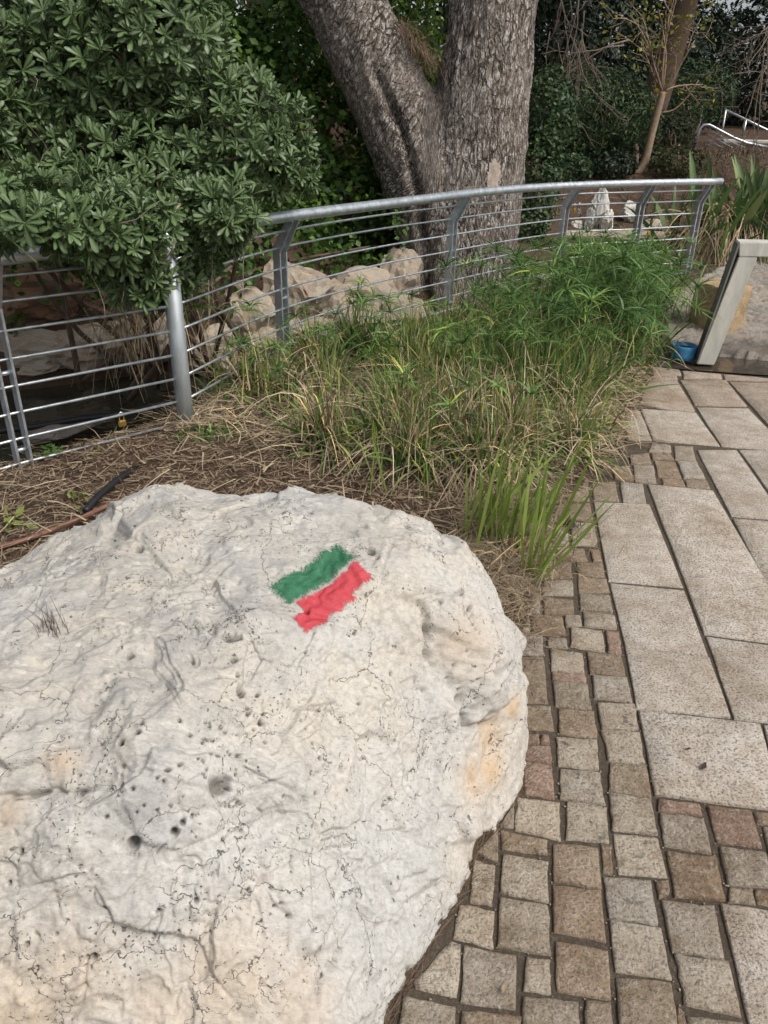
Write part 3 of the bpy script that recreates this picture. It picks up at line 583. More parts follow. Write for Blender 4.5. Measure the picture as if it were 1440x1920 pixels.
for size, st in ((0.19, 0.095), (0.115, 0.04), (0.075, 0.035)):
    for i in range(int(-0.9 / st), int(2.6 / st)):
        for j in range(int(-0.3 / st), int(5.3 / st)):
            if nfill >= 205: continue
            w = lay(i * st, j * st, size, size)
            if w is None: continue
            nfill += 1
            o = stone_mesh('cobble', w, r_.uniform(-0.003, 0.004), 0.06, 0.0045, 0.005, MAT['cobble'], 2000 + nfill)
            k = r_.uniform(0.8, 0.98); o.color = tuple(x * k for x in COB_COLS[int(r_.integers(8))]) + (1,)

# grit and pebbles lying in the joints
ico = bmesh.new(); bmesh.ops.create_icosphere(ico, subdivisions=1, radius=1.0)
ICO_V = np.array([v.co[:] for v in ico.verts]); ICO_F = np.array([[v.index for v in f.verts] for f in ico.faces]); ico.free()
gp = []
for q in ALL[:91]:
    for _ in range(3):
        a = np.array(q[r_.integers(len(q))]); b = np.array(q[r_.integers(len(q))]); c = np.mean(q, 0)
        t = r_.uniform(); p = a * (1 - t) + b * t; p = c + (p - c) * (1 + 0.006 / (np.linalg.norm(p - c) + 0.01))
        if inside(p[0], p[1], ALL): continue
        gp.append((p[0], p[1], -0.004))
gp = np.array(gp)
V, F = scatter(ICO_V * np.array([1, 0.8, 0.6]), ICO_F, rot_from(r_.normal(size=(len(gp), 3)), r_.uniform(0, 6, len(gp))), gp, r_.uniform(0.001, 0.0042, len(gp)))
MAT['pebble'] = plain_mat('pale_pebble', (0.26, 0.22, 0.17), 0.85, 0, 0.4, 60)
tag(mesh_np('joint_pebbles', V, F, MAT['pebble']), 'small pale pebbles and grit caught in the joints between cobbles', 'pebbles', kind='stuff')

# rough rock paving past the wet gutter
rx = np.linspace(1.95, 7.5, 200); ry = np.linspace(5.70, 10.9, 200)
RX, RY = np.meshgrid(rx, ry, indexing='ij'); RP = np.stack([RX, RY, 0 * RX], -1)
cell = fbm(RP * np.array([1.1, 1.7, 1]) + 3, 4)
RZ = 0.055 + 0.035 * cell - 0.03 * smooth01(np.abs(fbm(RP * np.array([2.2, 4.5, 1]) + 8, 3)), 0.10, 0.0) + 0.03 * fbm(RP * np.array([7, 11, 1]), 4, 0.6) + 0.02 * (RY - 5.7) / 5
lip = np.interp(RX, [1.95, 2.25, 2.6, 3.0, 4, 9], [6.2, 6.05, 5.98, 5.86, 5.8, 5.8])
RZ = np.where(RY < lip + 0.06 * cell, -0.05, RZ)
RZ = np.where(RX < np.interp(RY, EDGE_Y, EDGE_X) + 0.05, -0.2, RZ)
jj = np.arange(199)[:, None] * 200 + np.arange(199)[None]
RF = np.stack([jj, jj + 200, jj + 201, jj + 1], -1).reshape(-1, 4)
tag(mesh_np('rough_rock_paving', np.stack([RX, RY, RZ], -1).reshape(-1, 3), RF, MAT['rough_rock'], smooth=True), kind='structure')
# wet gutter
wt = np.array([(1.75, 5.70, 0.006), (2.2, 5.60, 0.006), (2.6, 5.52, 0.006), (3.1, 5.44, 0.006), (4.0, 5.40, 0.006), (4.0, 5.95, 0.006), (3.0, 6.0, 0.006), (2.5, 6.2, 0.006), (2.0, 6.3, 0.006), (1.7, 6.0, 0.006)])
gb = bmesh.new(); gb.faces.new([gb.verts.new(p) for p in wt]); 
MAT['wet'] = water_mat('wet_stone', (0.055, 0.042, 0.032), 0.12, 0.3)
tag(mesh_bm('gutter_water', gb, MAT['wet']), kind='structure')

# ---------------------------------------------------------------- boulder
def boulder_radius(D):
    th = np.arctan2(D[..., 1], D[..., 0]) % (2 * PI) / (2 * PI) * 64
    ph = (np.degrees(np.arcsin(np.clip(D[..., 2], -1, 1))) + 25) / 115 * 19
    ph = np.clip(ph, 0, 18.999)
    i = np.floor(th).astype(int); j = np.floor(ph).astype(int); a = th - i; b = ph - j
    def w(t): return [-0.5 * t + t * t - 0.5 * t ** 3, 1 - 2.5 * t * t + 1.5 * t ** 3, 0.5 * t + 2 * t * t - 1.5 * t ** 3, -0.5 * t * t + 0.5 * t ** 3]
    wa, wb = w(a), w(b); r = 0
    for m in range(4):
        for n in range(4):
            r = r + wa[m] * wb[n] * BOULDER_R[(i + m - 1) % 64, np.clip(j + n - 1, 0, 19)]
    return r

NA, NR = 1040, 440
ax = np.array([0.42, -0.62, 0.66]); bx_, by_, bz_ = frames(ax)
beta = np.linspace(0, 1, NR) ** 0.9 * math.radians(128); al = np.arange(NA) * 2 * PI / NA
B_, A_ = np.meshgrid(beta, al, indexing='ij')
D = (np.sin(B_) * np.cos(A_))[..., None] * bx_ + (np.sin(B_) * np.sin(A_))[..., None] * by_ + np.cos(B_)[..., None] * bz_
D = D.reshape(-1, 3).astype(np.float32)
rad = boulder_radius(D)
X0 = BOULDER_C + D * rad[:, None]
def near(p, rmax):
    d = np.linalg.norm(X0 - p, axis=1); idx = np.where(d < rmax)[0]; return idx, d[idx]
disp = np.zeros(len(D), dtype=np.float32)
XG = X0.reshape(NR, NA, 3); gr = np.gradient(XG, axis=0); ga = np.roll(XG, -1, 1) - np.roll(XG, 1, 1)
ND = np.cross(gr, ga); ND /= np.linalg.norm(ND, axis=2)[..., None] + 1e-12
ND[:6] = ND[6].mean(0) / np.linalg.norm(ND[6].mean(0)); ND = ND.reshape(-1, 3)
ND *= np.sign((ND * D).sum(1))[:, None]
for x, y, z, r, a in BULGES:
    idx, d = near(np.array([x, y, z]) / 1000, r / 1000 * 2.2); disp[idx] += a * np.exp(-(d / (r / 1000)) ** 2 * 1.4)
for x, y, z, r in DENTS:
    idx, d = near(np.array([x, y, z]) / 1000, r / 1000 * 2); disp[idx] -= 0.22 * r / 1000 * np.exp(-(d / (r / 1000)) ** 2 * 1.6)
# weathered relief: soft swells, overlapping runnels, sharp little ledges
warp = np.stack([fbm(X0 * 3.1 + 1, 3), fbm(X0 * 3.1 + 7, 3), fbm(X0 * 3.1 + 13, 3)], -1)
disp += 0.010 * fbm(X0 * 4.5 + 3, 3)
rid = 1 - np.abs(fbm(X0 * np.array([7, 11, 9]) + 0.9 * warp, 4)) * 1.6
disp += 0.0038 * (np.clip(rid, -0.3, 1) - 0.5)
ter = fbm(X0 * np.array([5, 6, 12]) + 1.2 * warp + 30, 3)
disp += 0.006 * (smooth01(ter, 0.02, 0.20) - 0.5) + 0.005 * (smooth01(ter, -0.40, -0.25) - 0.5)
disp += 0.0017 * fbm(X0 * np.array([24, 24, 40]) + warp * 2, 4, 0.6)
recess_shade = np.zeros(len(D), dtype=np.float32)  # painted shade for pits, pores and cracks
# broken faces: irregular cells, each tilted a little its own way, with nicked borders
cr_ = np.random.default_rng(33)
for count, tilt, step, nick, wv in ((70, 0.055, 0.005, 0.006, 0.05), (420, 0.075, 0.0022, 0.0025, 0.02)):
    cp = X0[cr_.choice(len(X0), count, replace=False)]; tv = cr_.normal(size=(count, 3)) * tilt; hv = cr_.normal(size=count) * step
    Q = (X0 + wv * warp).astype(np.float32)
    for s0 in range(0, len(Q), 40000):
        q_ = Q[s0:s0 + 40000]
        d2 = ((q_ ** 2).sum(1)[:, None] + (cp ** 2).sum(1)[None] - 2 * q_ @ cp.T.astype(np.float32)).clip(0)
        k1 = np.argpartition(d2, 2, axis=1)[:, :2]
        da = np.sqrt(np.take_along_axis(d2, k1, 1)); sw = da[:, 0] > da[:, 1]
        n1_ = np.where(sw, k1[:, 1], k1[:, 0]); n2_ = np.where(sw, k1[:, 0], k1[:, 1]); lo_, hi_ = da.min(1), da.max(1)
        v1 = hv[n1_] + ((q_ - cp[n1_]) * tv[n1_]).sum(1); v2 = hv[n2_] + ((q_ - cp[n2_]) * tv[n2_]).sum(1)
        e_ = hi_ - lo_; w_ = 0.5 + 0.5 * smooth01(e_, 0.0, 0.012)
        on = smooth01(noise(q_ * 6 + count), -0.1, 0.25)
        calm = 0.25 + 0.75 * smooth01(np.linalg.norm(X0[s0:s0 + 40000] - np.array([-0.12, 1.58, 0.63]), axis=1), 0.16, 0.30)
        disp[s0:s0 + 40000] += calm * (np.clip(v1, -0.016, 0.012) * w_ + np.clip(v2, -0.016, 0.012) * (1 - w_) - nick * on * np.exp(-(e_ / 0.006) ** 2))
disp += 0.0009 * fbm(X0 * 95, 3, 0.6)
wob = np.stack([noise(X0 * 38), noise(X0 * 38 + 5), noise(X0 * 38 + 11)], -1)
wob2 = np.stack([noise(X0 * 14), noise(X0 * 14 + 5), noise(X0 * 14 + 11)], -1)
for w, dp, pts in CRACKS:
    P = np.array(pts) / 1000.0; w = w / 1000 * 1.5; dp = dp / 1000
    idx, _ = near(P.mean(0), np.max(np.linalg.norm(P - P.mean(0), axis=1)) + 0.05)
    Q = X0[idx] + 0.006 * wob[idx] + 0.014 * wob2[idx]; best = np.full(len(idx), 9.0)
    for a, b in zip(P[:-1], P[1:]):
        t = np.clip(((Q - a) @ (b - a)) / ((b - a) @ (b - a)), 0, 1)
        best = np.minimum(best, np.linalg.norm(Q - a - t[:, None] * (b - a), axis=1))
    vary = 0.55 + 0.6 * np.clip(noise(X0[idx] * 19) + 0.5, 0, 1)
    disp[idx] -= dp * vary * np.exp(-(best / w) ** 2) + dp * 0.3 * np.exp(-(best / (w * 5)) ** 2)
    recess_shade[idx] = np.maximum(recess_shade[idx], 0.75 * vary * np.exp(-(best / (min(w, 0.0035) * 0.8)) ** 2))
for x, y, z, r in PITS:
    r = r / 1000 * 1.12
    idx, d = near(np.array([x, y, z]) / 1000 + 0 * warp[0], r * 3)
    d = d * (1 + 0.35 * wob[idx, 0])
    disp[idx] -= min(2.4 * r, 0.034) * (1 - smooth01(d, 0.4 * r, 1.15 * r)) - 0.08 * r * np.exp(-((d - 1.5 * r) / (0.5 * r)) ** 2)
    recess_shade[idx] = np.maximum(recess_shade[idx], (0.95 if r < 0.011 else 0.6) * (1 - smooth01(d, 0.35 * r, 0.95 * r)))
# scattered small pores
pr = np.random.default_rng(21)
for k in pr.choice(len(D), 420, replace=False):
    if X0[k, 2] < 0.03 or fbm(X0[k:k + 1] * 3.3 + 40, 2)[0] < -0.05: continue
    r = pr.uniform(0.0022, 0.0048); idx, d = near(X0[k], r * 1.6)
    disp[idx] -= 1.5 * r * (1 - smooth01(d, 0.4 * r, 1.3 * r)); recess_shade[idx] = np.maximum(recess_shade[idx], 0.7 * (1 - smooth01(d, 0.5 * r, 1.2 * r)))
crust = np.zeros(len(D), dtype=np.float32); rust = np.zeros(len(D), dtype=np.float32)
for x, y, z, r in GREYS:
    idx, d = near(np.array([x, y, z]) / 1000, r / 1000 * 2.2); crust[idx] = np.maximum(crust[idx], np.exp(-(d / (r / 1000)) ** 2))
up_ = smooth01(ND[:, 2], 0.80, 0.96) * smooth01(0.15 - X0[:, 0], 0.0, 0.25)
crust = np.maximum(crust, 0.62 * up_)
for k_, (x, y, z, r) in enumerate(STAINS):
    idx, d = near(np.array([x, y, z]) / 1000, r / 1000 * 2.2); rust[idx] = np.maximum(rust[idx], (1.0 if k_ < 4 else 0.5) * np.exp(-(d / (r / 1000)) ** 2))
X = X0 + ND * disp[:, None]
i0 = np.arange(NR - 1)[:, None] * NA; k0 = np.arange(NA)[None]
BF = np.stack([i0 + k0, i0 + NA + k0, i0 + NA + (k0 + 1) % NA, i0 + (k0 + 1) % NA], -1).reshape(-1, 4)
BF = BF[X[BF].max(1)[:, 2] > -0.10]
used = np.unique(BF); remap = np.zeros(len(X), int); remap[used] = np.arange(len(used))
BX = X[used]; BQ = remap[BF]
boulder = tag(mesh_np('boulder', BX - np.array([-0.6, 1.5, 0]), BQ, MAT['boulder'], smooth=True, attrs={'recess_shade': recess_shade[used], 'crust': crust[used], 'rust': rust[used]}),
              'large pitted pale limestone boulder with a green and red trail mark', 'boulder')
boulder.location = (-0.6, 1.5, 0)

# painted trail mark: thin skins of paint that follow the stone
def paint_mat(name, rects, cols, edge, cover=1.0):
    m, nt, b = new_mat(name)
    u = nd(nt, 'Attribute', out=2, attribute_name='mark_u'); v = nd(nt, 'Attribute', out=2, attribute_name='mark_v')
    p = nd(nt, 'CombineXYZ', {0: mth(nt, 'MULTIPLY', u, 230.0), 1: mth(nt, 'MULTIPLY', v, 75.0), 2: 0.0})
    p2 = nd(nt, 'CombineXYZ', {0: mth(nt, 'MULTIPLY', u, 60.0), 1: mth(nt, 'MULTIPLY', v, 60.0), 2: 0.0})
    n1 = tnoise(nt, p, 1.7, 5, 0.75, 0.6); n2 = tnoise(nt, p2, 0.8, 5, 0.65); n3 = tnoise(nt, p2, 5.0, 5, 0.75)
    d = None
    for u0, u1, v0, v1, slope in rects:
        vv = mth(nt, 'SUBTRACT', v, mth(nt, 'MULTIPLY', u, slope))
        r = mth(nt, 'MINIMUM', mth(nt, 'MINIMUM', mth(nt, 'SUBTRACT', u, u0), mth(nt, 'SUBTRACT', u1, u)),
                mth(nt, 'MINIMUM', mth(nt, 'SUBTRACT', vv, v0), mth(nt, 'SUBTRACT', v1, vv)))
        d = r if d is None else mth(nt, 'MAXIMUM', d, r)
    d = mth(nt, 'ADD', d, mth(nt, 'MULTIPLY', mth(nt, 'SUBTRACT', n1, 0.52), edge))
    d = mth(nt, 'ADD', d, mth(nt, 'MULTIPLY', mth(nt, 'SUBTRACT', n2, 0.5), edge * 0.45))
    d = mth(nt, 'ADD', d, mth(nt, 'MULTIPLY', mth(nt, 'SUBTRACT', n3, 0.5), edge * 0.7))
    alpha = mth(nt, 'MULTIPLY', sstep(nt, d, -0.0008, 0.0035), ramp(nt, n3, [(0.36, 0.2), (0.5, cover)]))
    c = mixc(nt, ramp(nt, n2, [(0.35, 0.0), (0.65, 1.0)]), cols[0], cols[1])
    c = mixc(nt, ramp(nt, n3, [(0.60, 0.0), (0.72, 0.3)]), c, (0.60, 0.57, 0.52))
    setb(nt, b, Base_Color=c, Roughness=0.72, Alpha=alpha, Normal=bump(nt, n3, 0.5, 0.002))
    return m
O_ = np.array([-0.214, 1.527]); E1 = np.array([0.651, 0.759]); E2 = np.array([0.759, -0.651])
bn = np.empty(len(BX) * 3, dtype=np.float32); boulder.data.vertices.foreach_get('normal', bn); bn = bn.reshape(-1, 3)
mu = (BX[:, :2] - O_) @ E1; mv = (BX[:, :2] - O_) @ E2
def paint(label, mat, box, lift):
    inb = (mu > box[0]) & (mu < box[1]) & (mv > box[2]) & (mv < box[3]) & (BX[:, 2] > 0.5)
    Q = BQ[inb[BQ].all(1)]; us = np.unique(Q); rm = np.zeros(len(BX), int); rm[us] = np.arange(len(us))
    o = mesh_np('paint_stripe', BX[us] + bn[us] * lift - np.array([-0.6, 1.5, 0]), rm[Q], mat, boulder, True, {'mark_u': mu[us], 'mark_v': mv[us]})
    o['label'] = label
    return o
paint('green painted stripe of the trail mark', paint_mat('green_paint', [(-0.022, 0.208, -0.062, 0.012, 0.03)], [(0.008, 0.10, 0.042), (0.020, 0.17, 0.075)], 0.07, 0.96), (-0.06, 0.28, -0.13, 0.04), 0.0010)
paint('red painted stripe of the trail mark', paint_mat('red_paint', [(-0.006, 0.192, 0.011, 0.070, 0.09), (-0.050, 0.030, 0.050, 0.098, 0.0), (-0.03, 0.125, 0.05, 0.086, 0.06)], [(0.46, 0.030, 0.045), (0.55, 0.05, 0.068)], 0.04, 0.97), (-0.09, 0.25, -0.03, 0.14), 0.0014)
paint('white painted strip between green and red', paint_mat('white_paint', [(-0.01, 0.19, -0.010, 0.030, 0.07)], [(0.60, 0.57, 0.51), (0.66, 0.63, 0.58)], 0.06, 0.6), (-0.05, 0.25, -0.05, 0.05), 0.0006)

# ---------------------------------------------------------------- fence
RAIL_Z = 1.05
POSTS = [(-1.85, 3.60), None, (-0.74, 5.41), (0.555, 7.26), (1.83, 8.64), (2.76, 9.12), (3.55, 9.52)]
BAR_Z = [0.95, 0.835, 0.70, 0.565, 0.43, 0.295, 0.16, 0.03]

def fence_post(parent, x, y, nx, ny, with_bracket=True):
    """two flat bars with spacers; the upper end bends over to the rail on the path side"""
    tx, ty = -ny, nx
    ang = math.atan2(ty, tx)
    R = Matrix.Rotation(ang, 3, 'Z')
    bm = bmesh.new()
    for sgn in (-1, 1):
        cx, cy = x + tx * 0.032 * sgn, y + ty * 0.032 * sgn
        prof = [(0.0, -0.25), (0.0, 0.84), (0.125, 1.02), (0.185, 1.02), (0.062, 0.81), (0.062, -0.25)]
        prof = [(a - 0.031, b) for a, b in prof]
        ring = []
        for off in (-0.006, 0.006):
            ring.append([bm.verts.new((cx + nx * a + tx * off, cy + ny * a + ty * off, b)) for a, b in prof])
        bm.faces.new(ring[0][::-1]); bm.faces.new(ring[1])
        for i in range(6):
            j = (i + 1) % 6; bm.faces.new((ring[0][i], ring[0][j], ring[1][j], ring[1][i]))
    post = mesh_bm('post', bm, MAT['galv'], parent)
    for z in (0.10, 0.50):
        V, F = tube_data([(x - tx * 0.03, y - ty * 0.03, z), (x + tx * 0.03, y + ty * 0.03, z)], 0.012, 8)
        mesh_np('spacer', V, F, MAT['galv'], post)
    return post

fence = tag(empty('rail_fence', (0.5, 7.0, 0)), 'galvanised steel railing fence with thin horizontal bars curving beside the stream', 'fence')
def fpart(name, V, F, mat=None, smooth=True):
    o = mesh_np(name, V - np.array([0.5, 7.0, 0]), F, mat or MAT['galv'], fence, smooth); return o
rail_pts = [(-1.20, 4.25, 1.05), (-1.10, 4.60, 1.05), (-0.86, 5.0, 1.05), (-0.48, 5.57, 1.05), (0.11, 6.41, 1.05), (0.79, 7.37, 1.05), (1.39, 8.02, 1.05), (2.02, 8.52, 1.05), (2.68, 8.92, 1.05), (3.72, 9.44, 1.05)]
V, F = tube_data(spline(rail_pts, 70), 0.036, 14); fpart('handrail', V, F)
left_rail = [(-1.20, 4.25, 1.05), (-1.73, 3.55, 1.05), (-2.9, 2.2, 1.05)]
V, F = tube_data(left_rail, 0.036, 14); fpart('handrail', V, F)
V, F = tube_data([(-1.17, 4.23, -0.3), (-1.17, 4.23, 1.06)], 0.047, 20); fpart('corner_post', V, F, MAT['galv_dull'])
holder = []
dirs = {0: (0.70, -0.70), 2: (0.82, -0.55), 3: (0.80, -0.60), 4: (0.66, -0.75), 5: (0.47, -0.88), 6: (0.45, -0.89)}
for i, (nx, ny) in dirs.items():
    x, y = POSTS[i]; L = math.hypot(nx, ny); p = fence_post(None, x, y, nx / L, ny / L)
    p.parent = fence; p.location = (-0.5, -7.0, 0)
x, y = (-2.85, 2.5); p = fence_post(None, x, y, 0.72, -0.69); p.parent = fence; p.location = (-0.5, -7.0, 0)
line_pts = [(-1.17, 4.23), (-0.74, 5.41), (-0.12, 6.42), (0.555, 7.26), (1.18, 8.0), (1.83, 8.64), (2.3, 8.92), (2.76, 9.12), (3.55, 9.52)]
for z in BAR_Z:
    jit = rng.uniform(-0.003, 0.003)
    off = 0.09 * max(0.0, (z - 0.84) / 0.18)
    P = spline([(a + 0.80 * off, b - 0.60 * off, z + jit) for a, b in line_pts], 46)
    V, F = tube_data(P, 0.0078, 8); fpart('horizontal_bar', V, F)
    P = [(-1.17, 4.23, z), (-1.85, 3.60, z), (-2.85, 2.5, z)]
    V, F = tube_data(P, 0.0078, 8); fpart('horizontal_bar', V, F)

def padlock(loc, rz, size, mat, label):
    t = tag(empty('padlock', loc, rz), label, 'padlock', 'padlocks hung on the fence bars')
    bm = bmesh.new(); box_bm(bm, 0, 0, -size * 1.15, size, size * 0.42, size * 0.9)
    bmesh.ops.bevel(bm, geom=bm.edges[:], offset=size * 0.12, segments=2, affect='EDGES')
    mesh_bm('lock_body', bm, mat, t)
    a = np.linspace(0, PI, 9)
    pts = [(-size * 0.3, 0, -size * 0.75)] + [(-size * 0.3 * math.cos(q), 0, size * 0.05 + size * 0.3 * math.sin(q)) for q in a] + [(size * 0.3, 0, -size * 0.75)]
    V, F = tube_data(pts, size * 0.09, 8); mesh_np('shackle', V, F, MAT['steel'], t, True)
    return t
def on_line(t, z):
    P = spline([(a, b, z) for a, b in line_pts], 200); return tuple(P[int(t * 199)])
padlock(on_line(0.655, 0.835), 0.7, 0.045, MAT['brass'], 'dull brass padlock on the upper fence bar before the white stone')
padlock(on_line(0.672, 0.835), 0.7, 0.055, MAT['steel'], 'larger grey padlock beside a brass one on the upper fence bar')
padlock(on_line(0.632, 0.565), 0.7, 0.05, MAT['brass'], 'yellow brass padlock hanging against a fence post')
padlock(on_line(0.875, 0.835), 0.5, 0.05, MAT['steel'], 'steel padlock on the upper bar near the far fence end')
padlock(on_line(0.885, 0.565), 0.5, 0.05, MAT['steel'], 'left one of two steel padlocks on a middle bar near the far fence end')
padlock(on_line(0.905, 0.565), 0.5, 0.045, MAT['brass'], 'right one of two padlocks on a middle bar near the far fence end')
padlock((-1.45, 3.97, 0.16), 0.75, 0.042, MAT['brass'], 'small brass padlock on a low bar left of the round corner post')

# ---------------------------------------------------------------- rocks
def rock(name, loc, size, seed, mat, label, cat='rock', group=None, rz=0.0, rough=0.22, sub=4, boxy=0.55):
    bm = bmesh.new(); bmesh.ops.create_icosphere(bm, subdivisions=sub, radius=1.0)
    V = np.array([v.co[:] for v in bm.verts])
    pl = np.random.default_rng(seed + 900)
    for _ in range(16):
        pn = pl.normal(size=3); pn /= np.linalg.norm(pn); V = V - np.maximum(0, V @ pn - pl.uniform(0.5, 0.8))[:, None] * pn
    off = np.random.default_rng(seed).uniform(0, 60, 3)
    N_ = V / np.linalg.norm(V, axis=1)[:, None]
    V = V + N_ * (rough * 0.3 * fbm(V * 1.1 + off, 2) + rough * 0.4 * fbm(V * 4.5 + off, 4, 0.6))[:, None]
    V = V * 1.3
    V = V * np.array(size)
    for v, c in zip(bm.verts, V): v.co = c
    o = mesh_bm(name, bm, mat, None, False)
    o.location = loc; o.rotation_euler = (0, 0, rz)
    return tag(o, label, cat, group)
SR = MAT['stream_rock']; G = 'rocks edging the stream'
rock('stream_rock', (-1.232, 6.900, -0.011), (0.30, 0.22, 0.27), 1, SR, 'tan rock behind the fence just left of the second post', 'rock', G, 0.2)
rock('stream_rock', (-0.866, 7.300, 0.101), (0.30, 0.25, 0.32), 2, SR, 'tall tan rock behind the fence right of the second post', 'rock', G, 0.5)
rock('stream_rock', (-0.618, 7.600, -0.112), (0.34, 0.25, 0.26), 3, SR, 'rounded tan rock between the second and third fence posts', 'rock', G, -0.3)
rock('stream_rock', (-0.212, 8.050, -0.043), (0.42, 0.28, 0.24), 4, SR, 'broad tan rock left of the tree foot behind the fence', 'rock', G, 0.3)
rock('stream_rock', (0.090, 8.300, 0.022), (0.24, 0.22, 0.34), 5, SR, 'upright tan rock touching the tree foot', 'rock', G, 0.1)
rock('stream_rock', (-0.408, 6.700, -0.181), (0.26, 0.18, 0.10), 6, SR, 'low flat wet rock at the near edge of the stream', 'rock', G, 0.4)
rock('stream_rock', (-0.041, 7.600, -0.152), (0.50, 0.16, 0.08), 7, SR, 'long flat rock ledge under the tan rocks', 'rock', G, 0.5)
rock('stream_rock', (-1.480, 6.400, -0.215), (0.30, 0.2, 0.22), 8, SR, 'tan rock seen right beside the round corner post', 'rock', G, 0.3)
rock('stream_rock', (-2.000, 6.300, -0.062), (0.34, 0.24, 0.24), 9, SR, 'pale rock behind the hanging dry leaves', 'rock', G, 0.3)
rock('stream_rock', (-2.861, 6.100, -0.137), (0.36, 0.26, 0.16), 10, SR, 'pale rock behind the left fence panel', 'rock', G, 0.1)
rock('stream_rock', (-2.562, 6.300, -0.119), (0.30, 0.26, 0.2), 13, SR, 'brownish rock right of the pale one behind the left fence panel', 'rock', G, 0.5)
rock('stream_rock', (-2.164, 4.750, -0.243), (0.26, 0.13, 0.05), 11, MAT['rough_rock'], 'flat grey stone lying in the stream bed', 'rock', G, 0.6)
eg = np.random.default_rng(91)
for k, (t, lab) in enumerate([(0.05, 'small rubble stone at the left end of the stream edging'), (0.2, 'second small rubble stone from the left in the stream edging'), (0.36, 'small rubble stone in front of the tall tan rock'), (0.5, 'small rubble stone in the middle of the stream edging'), (0.64, 'flat rubble stone right of the middle of the stream edging'), (0.78, 'small rubble stone below the broad tan rock'), (0.92, 'small rubble stone right at the tree foot')]):
    xx = -1.25 + 1.65 * t; yy = float(np.interp(xx, BANK_X, BANK_Y)) - 0.22
    rock('rubble_stone', (xx, yy, -0.16 + eg.uniform(-0.04, 0.05)), (eg.uniform(0.13, 0.2), 0.13, eg.uniform(0.09, 0.15)), 60 + k, SR, lab, 'rock', G, eg.uniform(-0.5, 0.9))
rock('earth_bank_rock', (-2.913, 6.400, 0.354), (0.42, 0.3, 0.26), 12, MAT['red_rock'], 'reddish brown rock in the bank under the bush', 'rock', None, 0.2)
rock('earth_bank_rock', (-3.196, 6.500, 0.042), (0.5, 0.3, 0.22), 14, MAT['red_rock'], 'low reddish earth lump at the left picture edge', 'rock', None, 0.0)
W = MAT['white_rock']
rock('white_standing_stone', (3.150, 12.450, 0.363), (0.13, 0.12, 0.37), 20, W, 'tall white standing stone across the stream behind the fence', 'stone', None, 0.3, 0.16)
rock('white_stone', (3.249, 12.300, 0.268), (0.15, 0.13, 0.19), 21, W, 'small white stone leaning on the tall white standing stone', 'stone', None, 0.9, 0.3)
rock('white_stone', (3.026, 12.400, 0.244), (0.08, 0.1, 0.17), 22, W, 'narrow white stone left of the tall white standing stone', 'stone', None, 0.2, 0.3)
rock('white_stone', (2.823, 12.400, 0.195), (0.11, 0.1, 0.09), 23, W, 'little pale stone left of the white stone group', 'stone', None, 0.2, 0.3)
rock('white_stone', (3.743, 12.900, 0.357), (0.17, 0.12, 0.14), 24, W, 'pale stone right of the white stone group', 'stone', None, 0.2, 0.3)
rock('white_stone', (3.998, 12.600, 0.209), (0.26, 0.15, 0.09), 25, SR, 'low tan stone right across the stream', 'stone', None, 0.2, 0.3)
rock('bank_ledge', (3.147, 12.000, 0.086), (1.1, 0.22, 0.12), 26, SR, 'long low tan rock ledge along the far water edge', 'rock', None, 0.15, 0.12)
rock('bank_ledge', (3.045, 9.250, -0.133), (0.45, 0.12, 0.10), 27, MAT['rough_rock'], 'pale kerb rock under the fence near its far end', 'rock', None, 0.45, 0.2)

# ---------------------------------------------------------------- concrete stand, block, bowl
def prism(name, front, depth, mat, parent, bevel=0.006):
    bm = bmesh.new(); n = len(front)
    a = [bm.verts.new(p) for p in front]; b = [bm.verts.new((p[0] + depth[0], p[1] + depth[1], p[2] + depth[2])) for p in front]
    bm.faces.new(a); bm.faces.new(b[::-1])
    for i in range(n): bm.faces.new((a[i], b[i], b[(i + 1) % n], a[(i + 1) % n]))
    bmesh.ops.bevel(bm, geom=bm.edges[:], offset=bevel, segments=2, affect='EDGES')
    return mesh_bm(name, bm, mat, parent)
stand = tag(empty('concrete_stand', (0, 0, 0)), 'pale concrete stand with a slanted leg and flat top at the path edge', 'stand')
dp = (0.05, 0.19, 0.0)
L0, L1, L2, L3 = (2.322, 5.660, 0.027), (2.455, 5.660, 0.022), (2.593, 5.660, 0.806), (2.440, 5.660, 0.900)
T0, T1 = (L3[0] + 1.5, L3[1], L3[2]), (L3[0] + 1.5, L3[1], L2[2])
prism('leg', [L0, L1, L2, (L3[0] + 0.02, L3[1], L2[2])], dp, MAT['concrete'], stand)
xm = L3[0] * 2 + 1.5
prism('leg', [(xm - p[0], p[1], p[2]) for p in (L1, L0, (L3[0] + 0.02, L3[1], L2[2]), L2)], dp, MAT['concrete'], stand)
prism('top_beam', [(L3[0] + 0.0195, L3[1], L2[2] + 0.0005), (L3[0] + 1.4805, L3[1], L2[2] + 0.0005), (L3[0] + 1.5, L3[1], L3[2]), L3], dp, MAT['concrete'], stand)
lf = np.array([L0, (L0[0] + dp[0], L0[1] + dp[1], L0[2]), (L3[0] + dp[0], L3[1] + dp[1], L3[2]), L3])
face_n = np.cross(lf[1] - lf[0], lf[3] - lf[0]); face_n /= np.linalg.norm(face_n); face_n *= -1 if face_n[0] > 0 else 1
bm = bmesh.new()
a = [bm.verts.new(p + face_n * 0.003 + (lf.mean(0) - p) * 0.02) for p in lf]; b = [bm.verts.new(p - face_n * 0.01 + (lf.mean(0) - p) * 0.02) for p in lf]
bm.faces.new(a); bm.faces.new(b[::-1])
for i in range(4): bm.faces.new((a[i], b[i], b[(i + 1) % 4], a[(i + 1) % 4]))
mesh_bm('shaded_side_sheet', bm, MAT['concrete_shaded'], stand)  # thin dark sheet standing in for shade on the left side

